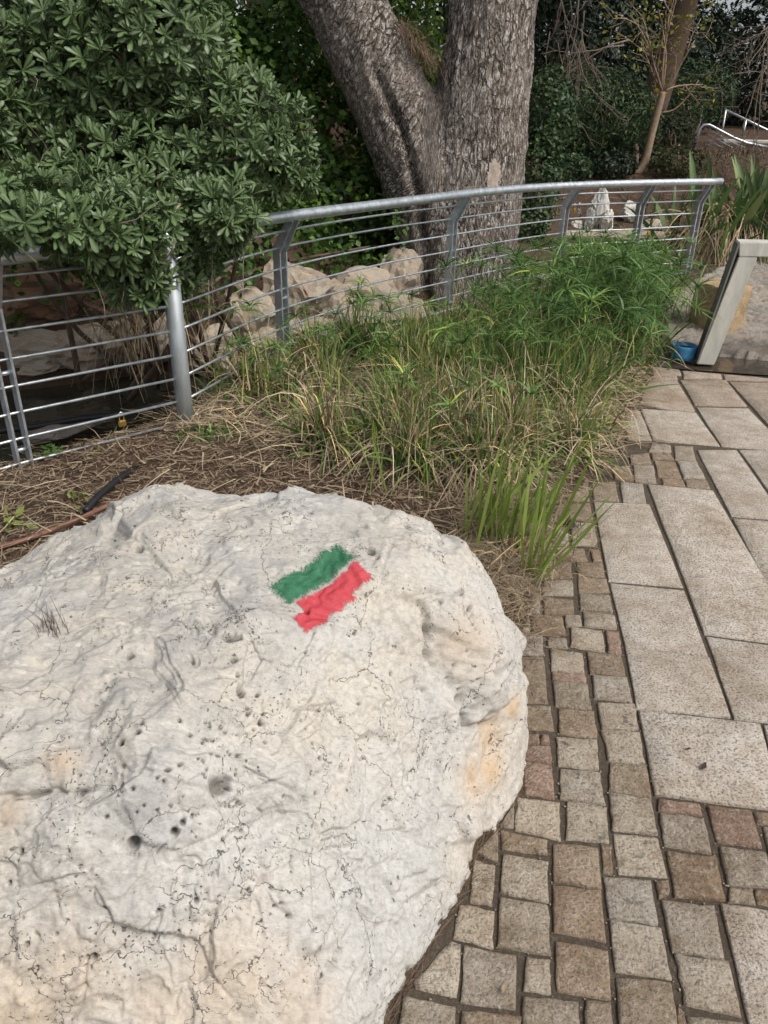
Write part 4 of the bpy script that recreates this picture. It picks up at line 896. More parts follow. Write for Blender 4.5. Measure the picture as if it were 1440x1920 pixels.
bl = [(2.651, 6.831, 0.060), (2.846, 6.458, 0.060), (3.098, 6.736, 0.060)]
B0, B1, B2 = [np.array(p) for p in bl]; B3 = B0 + B2 - B1
hb = 0.40
bm = bmesh.new()
N_ = 9
def block_pt(a, b, c): return B1 + (B0 - B1) * a + (B2 - B1) * b + np.array([0, 0, hb * c - 0.05])
bmesh.ops.create_cube(bm, size=1.0); bmesh.ops.subdivide_edges(bm, edges=bm.edges[:], cuts=9, use_grid_fill=True)
for v in bm.verts:
    p = block_pt(v.co.x + 0.5, v.co.y + 0.5, v.co.z + 0.5); q = p[None] * 16
    e = max(abs(v.co.x), abs(v.co.y)) > 0.49 and abs(v.co.z) > 0.49
    v.co = Vector(p) + Vector((noise(q)[0], noise(q + 9)[0], noise(q + 4)[0])) * 0.016
sb_ = mesh_bm('stone_block', bm, MAT['cobble'], None, True); sb_.color = (0.60, 0.45, 0.27, 1)
tag(sb_, 'rough chiselled yellowish stone block behind the concrete stand', 'block')

bowl = tag(empty('water_bowl', (2.266, 5.817, 0.030)), 'blue plastic dog bowl in the wet gutter beside the concrete stand', 'bowl')
prof = [(0.0, 0.012), (0.075, 0.012), (0.083, 0.10), (0.093, 0.104), (0.097, 0.098), (0.092, 0.07), (0.088, 0.03), (0.095, 0.0), (0.0, 0.0)]
ns = 28; V = []; F = []
for r, z in prof:
    for k in range(ns): V.append((r * math.cos(2 * PI * k / ns), r * math.sin(2 * PI * k / ns), z))
for i in range(len(prof) - 1):
    for k in range(ns):
        a = i * ns + k; b = i * ns + (k + 1) % ns; F.append((a, a + ns, b + ns, b))
mesh_np('bowl_shell', np.array(V), np.array(F), MAT['blue'], bowl, True)
bw = bmesh.new(); bmesh.ops.create_circle(bw, cap_ends=True, segments=24, radius=0.079, matrix=Matrix.Translation((0, 0, 0.075)))
mesh_bm('water', bw, MAT['water'], bowl)

# ---------------------------------------------------------------- pipes
def pipe(name, pts, r, mat, label):
    V, F = tube_data(spline(pts, 40), r, 10)
    c = np.array(pts).mean(0); o = mesh_np(name, V - c, F, mat, None, True); o.location = c
    return tag(o, label, 'pipe')
pipe('irrigation_pipe', [(-2.6, 2.2, 0.05), (-1.95, 2.52, 0.05), (-1.566, 2.712, 0.050), (-1.378, 2.904, 0.050), (-1.184, 3.172, 0.050), (-1.0, 3.15, 0.04), (-0.7, 2.75, 0.03)], 0.011, MAT['pipe_brown'], 'thin reddish brown drip pipe on the mulch behind the boulder')
pipe('irrigation_hose', [(-1.334, 3.041, 0.050), (-1.321, 3.162, 0.060), (-1.306, 3.322, 0.050), (-1.293, 3.477, 0.030), (-1.279, 3.663, 0.000)], 0.016, MAT['pipe_black'], 'short black hose lying on the mulch behind the boulder')
pipe('irrigation_hose', [(-2.640, 4.518, -0.200), (-2.302, 4.678, -0.200), (-2.027, 4.789, -0.180), (-1.781, 4.907, -0.180), (-1.504, 5.233, -0.200)], 0.022, MAT['pipe_black'], 'black hose running along the stream edge under the fence')

# ---------------------------------------------------------------- big forked tree
def bark_mat():
    m, nt, b = new_mat('flaking_bark')
    p = coord(nt, 'Object')
    g = nd(nt, 'Attribute', out=2, attribute_name='lean')      # 1 on the leaning stem
    pr = nd(nt, 'Mapping', {'Vector': p, 'Rotation': (0, math.radians(-29), 0)})
    st = nd(nt, 'MixRGB', {0: g, 1: p, 2: pr})
    q = nd(nt, 'Mapping', {'Vector': st, 'Scale': (1.0, 1.0, 0.36)})
    n1 = tnoise(nt, q, 34, 5, 0.65, 0.5); n2 = tnoise(nt, q, 80, 4, 0.65); n3 = tnoise(nt, p, 2.2, 4, 0.6); n4 = tnoise(nt, q, 7, 5, 0.65)
    c = mixc(nt, ramp(nt, n4, [(0.35, 0.0), (0.65, 1.0)]), (0.18, 0.145, 0.118), (0.34, 0.285, 0.24))
    fl = mth(nt, 'MULTIPLY', ramp(nt, n1, [(0.50, 0.0), (0.58, 1.0)]), ramp(nt, n3, [(0.3, 0.5), (0.6, 1.0)]))
    c = mixc(nt, fl, c, (0.66, 0.615, 0.57))
    c = mixc(nt, ramp(nt, n2, [(0.36, 0.9), (0.5, 0.0)]), c, (0.042, 0.032, 0.026))
    fv = nd(nt, 'TexVoronoi', {'Vector': nd(nt, 'MixRGB', {0: 0.06, 1: nd(nt, 'Mapping', {'Vector': st, 'Scale': (1, 1, 0.28)}), 2: tnoise(nt, p, 7, 4, 0.6, out=1)}), 'Scale': 17.0}, feature='DISTANCE_TO_EDGE')
    fs = mth(nt, 'MULTIPLY', sstep(nt, fv, 0.10, 0.02), ramp(nt, n3, [(0.35, 0.0), (0.6, 0.8)]))
    c = mixc(nt, fs, c, (0.05, 0.037, 0.03))
    hsh = mth(nt, 'ADD', mth(nt, 'MULTIPLY', mth(nt, 'SUBTRACT', n1, fs), 1.0), mth(nt, 'MULTIPLY', n2, 0.8))
    setb(nt, b, Base_Color=c, Roughness=0.92, Normal=bump(nt, hsh, 1.0, 0.035))
    b.inputs['Specular IOR Level'].default_value = 0.15
    return m
MAT['bark'] = bark_mat()
big_tree = tag(empty('forked_tree', (0.75, 8.85, -0.2)), 'massive forked tree trunk with flaking grey brown bark behind the fence', 'tree')
def trunk_union(paths, voxel, sm):
    bag = Bag()
    for pts, rad, n in paths: bag.tube(spline(pts, n), np.interp(np.linspace(0, 1, n), np.linspace(0, 1, len(rad)), rad), 28)
    o = bag.build('tmp_trunk', None, None)
    r = o.modifiers.new('r', 'REMESH'); r.mode = 'VOXEL'; r.voxel_size = voxel
    s = o.modifiers.new('s', 'SMOOTH'); s.factor = 0.5; s.iterations = sm
    ev = o.evaluated_get(bpy.context.evaluated_depsgraph_get()); me = ev.to_mesh()
    V = np.empty(len(me.vertices) * 3, np.float32); me.vertices.foreach_get('co', V); V = V.reshape(-1, 3)
    NN = np.empty(len(me.vertices) * 3, np.float32); me.vertices.foreach_get('normal', NN); NN = NN.reshape(-1, 3)
    fc = np.array([list(p.vertices) if len(p.vertices) == 4 else list(p.vertices) + [p.vertices[-1]] for p in me.polygons])
    ev.to_mesh_clear(); tmp = o.data; bpy.data.objects.remove(o); bpy.data.meshes.remove(tmp)
    return V, NN, fc
bpy.context.view_layer.update()
V, NN, FQ = trunk_union([
    ([(0.72, 8.85, -0.6), (0.74, 8.85, 0.1), (0.80, 8.85, 0.8), (0.88, 8.85, 1.6), (0.94, 8.87, 2.4), (0.97, 8.9, 3.2), (1.0, 8.95, 4.4)], [0.76, 0.66, 0.585, 0.50, 0.43, 0.41, 0.38], 40),
    ([(0.58, 8.80, 0.3), (0.36, 8.78, 1.0), (0.02, 8.78, 1.72), (-0.50, 8.8, 2.62), (-0.98, 8.84, 3.5), (-1.45, 8.9, 4.4)], [0.42, 0.44, 0.41, 0.385, 0.36, 0.32], 40),
    ([(0.36, 8.7, -0.5), (0.26, 8.68, 0.35), (0.17, 8.68, 0.85), (0.0, 8.72, 1.35), (-0.15, 8.78, 1.75)], [0.24, 0.17, 0.19, 0.14, 0.06], 24),
    ([(1.2, 8.7, -0.5), (1.12, 8.72, 0.3), (1.0, 8.75, 1.0)], [0.25, 0.17, 0.1], 14)], 0.028, 7)
LE = smooth01(0.42 - V[:, 0], -0.08, 0.14) * smooth01(V[:, 2], 0.5, 1.2)
Pl = V.copy(); Pl[:, 0] += LE * 0.55 * (V[:, 2] - 1.0)
d = 0.030 * fbm(Pl * np.array([2.2, 2.2, 0.9]) + 3, 3) + 0.014 * fbm(Pl * np.array([11, 11, 3.2]), 4, 0.6) + 0.010 * fbm(Pl * np.array([26, 26, 9]) + 9, 3, 0.6)
groove = np.abs(V[:, 0] - np.interp(V[:, 2], [-0.3, 0.4, 0.9, 1.5, 2.1], [0.40, 0.36, 0.28, 0.10, -0.22]) - 0.02 * noise(V * 9))
d -= 0.10 * np.exp(-(groove / 0.045) ** 2) * (V[:, 1] < 8.8) * smooth01(V[:, 2], 2.3, 1.6)
V = V + NN * d[:, None]
mesh_np('trunk', V - np.array([0.75, 8.85, -0.2]), FQ, MAT['bark'], big_tree, True, {'lean': LE})
# a peeled pale patch of bark
pm = (np.abs(V[:, 0] - 1.02) < 0.09) & (np.abs(V[:, 2] - 1.13) < 0.17) & (NN[:, 1] < -0.3)
pm &= ((V[:, 0] - 1.02) / 0.085) ** 2 + ((V[:, 2] - 1.13) / 0.165) ** 2 + 0.5 * noise(V * 18) < 1
Q = FQ[pm[FQ].all(1)]
if len(Q):
    us = np.unique(Q); rm = np.zeros(len(V), int); rm[us] = np.arange(len(us))
    MAT['peeled'] = plain_mat('peeled_bark', (0.38, 0.31, 0.255), 0.85, 0, 0.3, 30, 0.004)
    o = mesh_np('peeled_patch', V[us] + NN[us] * 0.006 - np.array([0.75, 8.85, -0.2]), rm[Q], MAT['peeled'], big_tree, True)
    o['label'] = 'pale patch where bark has peeled'

# ---------------------------------------------------------------- helpers: leaves
def blades(base, d0, L, W, droop, tint, segs=4, prof='grass', seed=0, curl=0.0):
    N = len(base); q = np.random.default_rng(seed)
    d0 = d0 / (np.linalg.norm(d0, axis=1)[:, None] + 1e-9)
    t = np.linspace(0, 1, segs + 1)
    L = np.broadcast_to(L, (N,)); W = np.broadcast_to(W, (N,)); droop = np.broadcast_to(droop, (N,))
    P = base[:, None] + L[:, None, None] * d0[:, None] * t[None, :, None]
    P[:, :, 2] -= (L * droop)[:, None] * t[None] ** 2
    side = np.cross(d0, np.array([0, 0, 1.0]) + q.normal(size=(N, 3)) * 0.45); side /= np.linalg.norm(side, axis=1)[:, None] + 1e-9
    if curl: P = P + side[:, None] * (q.normal(size=N) * L * curl)[:, None, None] * (t ** 2)[None, :, None]
    w = {'grass': 1 - t ** 2.2, 'strap': np.sin(PI * np.clip(0.18 + 0.82 * t, 0, 1)) ** 0.7, 'straw': 1 - 0.7 * t}[prof]
    w = np.clip(w, 0.06, 1)
    H = 0.5 * W[:, None, None] * w[None, :, None] * side[:, None]
    V = np.stack([P - H, P + H], 2).reshape(N, -1, 3)
    F = []
    for i in range(segs):
        a = 2 * i; F += [(a, a + 1, a + 3), (a, a + 3, a + 2)]
    F = np.array(F); m = 2 * (segs + 1)
    FF = (F[None] + (np.arange(N) * m)[:, None, None]).reshape(-1, 3)
    return V.reshape(-1, 3), FF, np.repeat(tint, m)

def dirs_up(n, lean, q):
    a = q.uniform(0, 2 * PI, n); b = np.abs(q.normal(0, lean, n))
    return np.stack([np.sin(b) * np.cos(a), np.sin(b) * np.sin(a), np.cos(b)], -1)

LEAF_V = np.array([(0, 0, 0), (-0.5, 0.45, 0.02), (0, 0.5, -0.06), (0.5, 0.45, 0.02), (0, 1, -0.02)], float)
LEAF_F = np.array([(0, 2, 1), (0, 3, 2), (1, 2, 4), (2, 3, 4)])

def in_blobs(blobs, n, q, shell=0.35):
    """points in the outer part of a set of ellipsoids, with outward normals"""
    B = np.array(blobs, float); vol = B[:, 3] * B[:, 4] + B[:, 4] * B[:, 5] + B[:, 3] * B[:, 5]
    k = q.choice(len(B), n, p=vol / vol.sum())
    u = q.normal(size=(n, 3)); u /= np.linalg.norm(u, axis=1)[:, None]
    r = 1 - shell * q.uniform(size=n) ** 1.6
    P = B[k, :3] + u * B[k, 3:] * r[:, None]
    lump = fbm(P * 1.7 + 5, 3)
    P = P + u * B[k, 3:].mean(1)[:, None] * (0.18 * lump)[:, None]
    keep = np.ones(n, bool)
    for i, b in enumerate(B):
        inner = (((P - b[:3]) / (b[3:] * 0.62)) ** 2).sum(1) < 1
        keep &= ~(inner & (k != i))
    nrm = u / B[k, 3:]; nrm /= np.linalg.norm(nrm, axis=1)[:, None]
    return P[keep], nrm[keep], lump[keep]

def foliage(name, parent, blobs, n, size, mat, seed, aspect=0.5, gaps=0.0, gscale=1.2, up=0.4, origin=None, tint_bias=0.0):
    q = np.random.default_rng(seed)
    P, nrm, lump = in_blobs(blobs, n, q)
    if gaps > 0:
        g = fbm(P * gscale + seed, 3); keep = g > -0.45 + gaps; P, nrm, lump = P[keep], nrm[keep], lump[keep]
    m = len(P)
    d = nrm + np.array([0, 0, up]) + q.normal(size=(m, 3)) * 0.7
    M = rot_from(d, q.uniform(0, 2 * PI, m))
    s = q.uniform(0.65, 1.25, m) * size
    V, F = scatter(LEAF_V * np.array([aspect, 1, 1]), LEAF_F, M, P, s)
    zz = (P[:, 2] - P[:, 2].min()) / (np.ptp(P[:, 2]) + 1e-6)
    tint = np.clip(0.42 + 0.22 * q.normal(size=m) + 0.25 * lump + tint_bias, 0, 1)
    if origin is not None: V = V - np.array(origin)
    o = mesh_np(name, V, F, mat, parent, False, {'tint': np.repeat(tint, 5)})
    o['kind'] = 'stuff'
    return o

def plant(name, loc, label, cat, group=None):
    return tag(empty(name, loc), label, cat, group)

def bush(name, label, base, blobs, n, size, mat, seed, cat='shrub', group=None, stems=3, wood='brown_wood', **k):
    t = plant(name, base, label, cat, group)
    foliage('foliage', t, blobs, n, size, mat, seed, origin=base, **k)
    q = np.random.default_rng(seed + 1); bag = Bag()
    for b in (blobs * 3)[:stems]:
        c = np.array(b[:3]) + q.normal(size=3) * 0.15 * np.array(b[3:]); s0 = np.array(base) + np.array([q.normal() * 0.08, q.normal() * 0.08, -0.15])
        mid = (s0 + c) / 2 + q.normal(size=3) * 0.1
        r = 0.02 + 0.02 * np.mean(b[3:])
        bag.tube(spline([s0, mid, c], 8) - np.array(base), np.linspace(r, r * 0.4, 8), 7)
    bag.build('stems', MAT[wood], t, True)
    return t

# ---------------------------------------------------------------- glossy whorled bush at the left
def rosette_mesh(seed):
    q = np.random.default_rng(seed); bag_v, bag_f, tint, rib = [], [], [], []
    n = int(q.integers(10, 14)); off = 0
    for i in range(n):
        a = 2 * PI * i / n + q.normal() * 0.18 + (0.3 if i % 2 else 0); el = q.uniform(0.12, 0.95) if i % 3 else q.uniform(0.75, 1.2)
        L = q.uniform(0.055, 0.098); Wd = L * q.uniform(0.25, 0.32)
        rows = [(0.06, 0.10), (0.4, 0.55), (0.78, 1.0), (0.95, 0.62)]
        V = [(0, 0, 0)]
        for t, w in rows:
            sag = -0.18 * L * t * t
            V += [(-0.5 * w * Wd, t * L, sag + 0.10 * Wd * w), (0, t * L, sag - 0.02 * Wd), (0.5 * w * Wd, t * L, sag + 0.10 * Wd * w)]
        V.append((0, L, -0.20 * L)); V = np.array(V)
        F = [(0, 2, 1), (0, 3, 2)]
        for r in range(3):
            b = 1 + 3 * r
            F += [(b, b + 1, b + 4), (b, b + 4, b + 3), (b + 1, b + 2, b + 5), (b + 1, b + 5, b + 4)]
        F += [(10, 11, 13), (11, 12, 13)]
        ce, se = math.cos(el), math.sin(el)
        R = np.array([[1, 0, 0], [0, ce, -se], [0, se, ce]]); ca, sa = math.cos(a), math.sin(a)
        R = np.array([[ca, -sa, 0], [sa, ca, 0], [0, 0, 1]]) @ R
        bag_v.append(V @ R.T); bag_f.append(np.array(F) + off); off += 14
        tint += [q.uniform(0.15, 0.85)] * 14
        rib += [1.0] + [0, 0.75, 0] * 4 + [0.0]
    st = tube_data([(0, 0, -0.10), (0, 0, 0.01)], 0.0028, 5)
    bag_v.append(st[0]); bag_f.append(st[1] + off); tint += [0.9] * len(st[0]); rib += [0.7] * len(st[0])
    return np.concatenate(bag_v), np.concatenate(bag_f), np.array(tint), np.array(rib)
ROS = [rosette_mesh(s) for s in range(6)]
pb = plant('whorled_bush', (-1.7, 5.3, -0.1), 'dense dark green bush with whorled glossy leaves spilling over the fence', 'bush')
PB = [(-1.55, 5.25, 1.95, 0.62, 0.6, 0.65), (-1.02, 5.1, 1.52, 0.52, 0.45, 0.36), (-1.50, 4.85, 1.22, 0.55, 0.42, 0.42), (-1.34, 4.38, 0.92, 0.30, 0.2, 0.28),
      (-2.35, 5.1, 1.55, 0.75, 0.6, 0.65), (-1.75, 5.5, 2.6, 0.75, 0.7, 0.6), (-0.74, 5.1, 1.36, 0.28, 0.26, 0.16), (-1.9, 4.6, 1.1, 0.45, 0.3, 0.3), (-2.6, 4.4, 1.6, 0.6, 0.5, 0.6), (-1.1, 4.62, 1.05, 0.3, 0.2, 0.2),
      (*(-1.711, 3.900, 1.197), 0.28, 0.2, 0.16), (*(-1.432, 4.050, 1.187), 0.28, 0.2, 0.2), (*(-1.373, 4.150, 0.969), 0.16, 0.12, 0.16), (*(-0.961, 4.450, 1.167), 0.26, 0.18, 0.15), (*(-1.994, 3.600, 1.268), 0.35, 0.25, 0.25), (*(-1.533, 3.420, 1.200), 0.20, 0.14, 0.10), (*(-1.408, 3.620, 1.178), 0.22, 0.15, 0.13), (*(-1.286, 3.850, 1.116), 0.22, 0.15, 0.15), (*(-1.198, 4.000, 1.148), 0.2, 0.14, 0.14), (*(-1.294, 4.000, 0.917), 0.15, 0.12, 0.14), (*(-0.931, 4.300, 1.157), 0.16, 0.12, 0.10)]
q = np.random.default_rng(5)
P, nrm, lump = in_blobs(PB, 6600, q, 0.40)
d = nrm * 0.8 + np.array([0.1, -0.35, 0.55]) + q.normal(size=P.shape) * 0.35
M = rot_from(d, q.uniform(0, 6.28, len(P))); sc = q.uniform(0.55, 1.15, len(P)) ** 1.0
front = P[:, 1] + 0.55 * np.abs(P[:, 0] + 1.3) + np.where((P[:, 2] > 2.3) | (P[:, 2] < 0.55), 2, 0)
order = np.argsort(front); near_ids = order[:300]; rest = order[300:]
PB0 = np.array((-1.7, 5.3, -0.1))
var_mesh = [mesh_np('leaf_rosette', v, f, MAT['pitto'], None, True, {'tint': t, 'rib': r}, False) for v, f, t, r in ROS]
for i in near_ids:
    o = bpy.data.objects.new('leaf_rosette', var_mesh[int(q.integers(6))]); link(o, pb)
    m = Matrix([[*M[i][r], P[i][r] - PB0[r]] for r in range(3)] + [[0, 0, 0, 1]])
    o.matrix_local = m @ Matrix.Scale(float(sc[i]), 4)
vv, ff, tt, rr, off = [], [], [], [], 0
for k in range(6):
    ids = rest[k::6]; v, f, t, r = ROS[k]
    V, F = scatter(v, f, M[ids], P[ids] - PB0, sc[ids])
    vv.append(V); ff.append(F + off); off += len(V)
    tt.append((t[None] * 0.6 + q.uniform(0, 0.55, (len(ids), 1))).ravel()); rr.append(np.tile(r, len(ids)))
o = mesh_np('foliage', np.concatenate(vv), np.concatenate(ff), MAT['pitto'], pb, True, {'tint': np.clip(np.concatenate(tt), 0, 1), 'rib': np.concatenate(rr)}); o['kind'] = 'stuff'
for k in range(16):
    b = PB[k % 10]; s0 = np.array([-1.7 + q.normal() * 0.3, 5.6 + q.normal() * 0.15, -0.2]); c = np.array(b[:3]) + q.normal(size=3) * 0.3 * np.array(b[3:])
    pts = spline([s0, (s0 + c) / 2 + q.normal(size=3) * 0.12, c, c + (c - s0) * 0.12 + q.normal(size=3) * 0.1], 14) - PB0
    V, F = tube_data(pts, np.linspace(0.022, 0.005, 14), 6); mesh_np('branch', V, F, MAT['brown_wood'], pb, True)
bag = Bag()
for k in range(90):
    i = int(q.integers(len(P))); p = P[i] - PB0
    if P[i][1] > 5.0: continue
    pts = [p]; dd = q.normal(size=3) * 0.5 + np.array([0, -0.4, -0.1])
    for s in range(6): dd = dd + q.normal(size=3) * 0.35; pts.append(pts[-1] + dd * 0.045)
    bag.tube(pts, np.linspace(0.0035, 0.0012, 7), 4)
o = bag.build('bare_twigs', MAT['twig'], pb); o['kind'] = 'stuff'
tw = [(-1.061, 4.150, 1.229), (-1.103, 4.100, 1.168), (-1.090, 4.100, 1.087), (-1.115, 4.100, 1.009), (-1.173, 4.100, 0.934), (-1.154, 4.100, 0.848), (-1.149, 4.100, 0.799), (-1.175, 4.100, 0.760)]
V, F = tube_data(np.array(tw) - PB0, np.linspace(0.006, 0.004, 8), 6); o = mesh_np('dead_twig', V, F, MAT['pale_wood'], pb, True); o['label'] = 'pale crooked dead twig hanging before the corner post'
# withered leaves caught under the bush
def hanging(name, cx, cy, cz, n, seed, mat, spread=0.14, parent=None, off=PB0):
    q = np.random.default_rng(seed); base = np.array([cx, cy, cz]) + q.normal(size=(n, 3)) * np.array([spread, spread * 0.6, spread * 0.5])
    d0 = q.normal(size=(n, 3)) * 0.5 + np.array([0, 0, -0.2])
    V, F, T = blades(base - off, d0, q.uniform(0.12, 0.30, n), q.uniform(0.006, 0.013, n), q.uniform(0.6, 1.3, n), q.uniform(0.4, 1, n), 5, 'straw', seed, 0.15)
    o = mesh_np(name, V, F, mat, parent, False, {'tint': T}); o['kind'] = 'stuff'; return o
hanging('withered_leaves', *(-1.522, 4.700, 0.648), 70, 1, MAT['straw'], 0.13, pb)
hanging('withered_leaves', *(-1.690, 4.750, 0.488), 55, 2, MAT['straw'], 0.09, pb)
hanging('withered_leaves', *(-1.202, 4.900, 0.597), 45, 3, MAT['straw'], 0.14, pb)

# ---------------------------------------------------------------- creeper covered bank behind the tree
IV = [(-3.9, 8.6, 1.3, 1.3, 0.8, 1.5), (-2.5, 9.0, 1.4, 1.3, 0.8, 1.7), (-1.2, 9.4, 1.3, 1.1, 0.7, 1.5), (-0.2, 9.8, 1.3, 0.9, 0.6, 1.4), (-0.6, 9.2, 0.6, 0.8, 0.5, 0.7)]
bush('creeper_thicket', 'dark leafy creeper thicket on the bank left of the tree', (-2.0, 9.9, 0.6), IV, 34000, 0.085, MAT['ivy'], 31, 'thicket', None, 6, aspect=0.7, gaps=0.08, tint_bias=-0.08)
bush('bank_ivy', 'low dark ivy creeping over the stream bank under the bush', (-2.2, 6.8, 0.1), [(-3.4, 6.4, 0.35, 1.0, 0.6, 0.5), (-2.0, 6.9, 0.4, 0.9, 0.5, 0.5), (-1.1, 7.7, 0.55, 0.8, 0.4, 0.45), (-0.3, 8.5, 0.5, 0.6, 0.3, 0.45)], 6500, 0.07, MAT['ivy'], 32, 'ivy', None, 4, aspect=0.7, gaps=0.3, tint_bias=-0.15)
bush('flowering_thicket', 'brighter green thicket with a few red flowers behind the fork of the tree', (-0.9, 11.2, 1.5), [(-1.4, 10.4, 2.6, 0.9, 0.7, 0.9), (-0.3, 10.7, 2.8, 1.0, 0.7, 1.0), (0.5, 10.9, 2.5, 0.7, 0.6, 1.0), (-2.6, 10.2, 2.9, 0.9, 0.7, 0.9)], 20000, 0.08, MAT['ivy'], 33, 'thicket', None, 5, aspect=0.6, gaps=0.1, tint_bias=0.22)
fl = [o for o in COL.objects if o.name.startswith('flowering_thicket')][0]
MAT['red_flower'] = plain_mat('red_petal', (0.55, 0.07, 0.03), 0.6, 0, 0.2, 30)
q = np.random.default_rng(8)
for u in ((0.189, 10.500, 2.545), (0.240, 10.500, 2.504), (0.368, 10.500, 2.411), (-1.684, 10.300, 2.713), (0.158, 10.400, 2.484)):
    pp = np.array(u) - np.array((-0.9, 11.2, 1.5)); n = 14
    V, F = scatter(LEAF_V * np.array([0.5, 1, 1]), LEAF_F, rot_from(q.normal(size=(n, 3)), q.uniform(0, 6, n)), pp + q.normal(size=(n, 3)) * 0.02, np.full(n, 0.035))
    mesh_np('flower', V, F, MAT['red_flower'], fl)
bush('climbing_ivy', 'column of blue green ivy directly right of the big trunk', (2.0, 11.3, 0.1), [(1.95, 11.3, 0.9, 0.36, 0.4, 0.75), (2.05, 11.4, 1.7, 0.38, 0.4, 0.55), (1.8, 11.2, 0.35, 0.35, 0.4, 0.35)], 6500, 0.06, MAT['mid_leaf'], 35, 'ivy', None, 3, aspect=0.7, tint_bias=0.15)
bush('round_shrub', 'rounded dark green shrub behind the stream left of the pale sapling', (4.012, 16.000, 0.793), [(*(3.763, 16.000, 1.803), 1.0, 0.8, 0.72), (*(4.298, 16.200, 1.548), 0.65, 0.7, 0.62), (*(3.402, 16.100, 1.353), 0.6, 0.7, 0.5)], 11000, 0.095, MAT['mid_leaf'], 37, 'shrub', None, 5, aspect=0.32, tint_bias=0.2)
bush('olive_shrub', 'brownish olive shrub between the ivy column and the round shrub', (3.451, 17.500, 0.674), [(*(3.275, 17.500, 1.849), 0.75, 0.6, 0.9), (*(3.300, 17.600, 1.169), 0.7, 0.6, 0.7)], 7000, 0.10, MAT['olive_leaf'], 39, 'shrub', None, 4, aspect=0.2, tint_bias=0.05)
bush('low_shrub', 'small leafy shrub growing at the foot of the pale sapling', (4.971, 16.000, 0.812), [(*(4.971, 16.000, 0.978), 0.32, 0.3, 0.25)], 700, 0.09, MAT['mid_leaf'], 41, 'shrub', None, 2, tint_bias=0.1)
bush('bank_shrub', 'dark shrub with grey green leaves left of the distant railing', (7.678, 22.000, 1.486), [(*(8.730, 25.500, 2.289), 1.3, 0.9, 0.9), (*(7.273, 22.500, 1.964), 0.8, 0.8, 0.8)], 6000, 0.13, MAT['mid_leaf'], 43, 'shrub', None, 4, aspect=0.3, tint_bias=0.0)
bush('straggly_shrub', 'straggly olive undergrowth below the distant railing', (5.903, 18.000, 1.288), [(*(5.870, 18.000, 1.458), 0.5, 0.4, 0.45)], 900, 0.10, MAT['olive_leaf'], 44, 'shrub', None, 3, aspect=0.2)
bush('bank_shrub', 'low dark shrub under the left side of the round shrub', (3.045, 14.600, 0.626), [(*(3.020, 14.600, 0.822), 0.45, 0.35, 0.28)], 1500, 0.08, MAT['mid_leaf'], 46, 'shrub', None, 2, tint_bias=0.0)
bush('bank_shrub', 'low dark shrub under the right side of the round shrub', (3.879, 15.000, 0.701), [(*(3.890, 15.000, 0.936), 0.5, 0.35, 0.26)], 1500, 0.08, MAT['dark_leaf'], 47, 'shrub', None, 2, tint_bias=0.15)
bush('bank_shrub', 'low olive shrub right of the pale sapling foot', (5.154, 15.000, 0.770), [(*(5.179, 15.200, 0.977), 0.5, 0.35, 0.26)], 1100, 0.08, MAT['olive_leaf'], 48, 'shrub', None, 2, tint_bias=0.1)
# dark trees closing the view
def far_tree(label, x, y, h, blobs, n, size, seed, mat='dark_leaf', gaps=0.0, trunk_r=0.22):
    z0 = float(terrain(np.array([x]), np.array([y]))[0])
    t = plant('evergreen_tree', (x, y, z0), label, 'tree', 'dark evergreen trees closing the background')
    V, F = tube_data(spline([(0, 0, -0.3), (0.1, 0, h * 0.4), (-0.1, 0.1, h * 0.9)], 10), np.linspace(trunk_r, 0.06, 10), 8); mesh_np('trunk', V, F, MAT['brown_wood'], t, True)
    o = foliage('crown', t, blobs, n, size, mat if not isinstance(mat, str) else MAT[mat], seed, aspect=0.35, gaps=gaps, gscale=0.6, origin=(x, y, z0))
    return t
far_tree('dark evergreen tree directly behind the right side of the big trunk', 4.2, 24, 8, [(3.4, 24, 4.2, 2.4, 1.5, 3.2), (5.0, 25, 3.0, 2.0, 1.5, 2.6), (4.0, 24, 7.0, 2.2, 1.5, 2.0)], 15000, 0.24, 51)
far_tree('dark evergreen tree behind the round shrub', 8.0, 27, 9, [(7.0, 27, 3.2, 2.4, 1.6, 2.6), (8.6, 27.5, 3.0, 1.8, 1.6, 2.4), (7.4, 28, 6.0, 1.8, 1.5, 1.4), (7.5, 27, 8.4, 3, 2, 1.8)], 14000, 0.26, 53, gaps=0.05)
far_tree('dark evergreen tree behind the distant railing', 13.2, 29, 9, [(13.4, 29, 3.4, 2.6, 1.8, 3.0), (15.5, 30, 4.0, 2.5, 2, 3.6), (12.8, 30, 7.0, 2.6, 2, 2.2), (11.6, 31, 3.2, 1.6, 1.6, 2.0)], 16000, 0.27, 55)
far_tree('dark evergreen tree in the far upper right corner', 17.5, 27, 9, [(17.2, 27, 4.0, 2.6, 2.0, 3.6), (19.5, 27, 5.0, 2.6, 2, 3.6)], 8000, 0.27, 57)
far_tree('dark evergreen tree farthest back between the trunks', 10.4, 33, 9, [(10.2, 33, 3.2, 2.6, 1.6, 2.6), (9.0, 34, 6.4, 1.2, 1.2, 0.9)], 7000, 0.30, 58, gaps=0.2)
far_tree('dark evergreen tree behind the creeper thicket', -2.5, 16, 8, [(-3.0, 16, 4.0, 2.6, 1.5, 2.8), (0.4, 16.5, 3.8, 2.2, 1.5, 2.8), (-6, 15, 4.0, 2.6, 1.5, 3.0)], 16000, 0.2, 59)
far_tree('dark evergreen tree in the gap right of the trunk fork', 2.6, 18.5, 7, [(2.2, 18.5, 3.6, 1.2, 1.2, 2.4), (3.3, 19, 2.6, 1.1, 1.0, 1.9)], 9000, 0.2, 60)

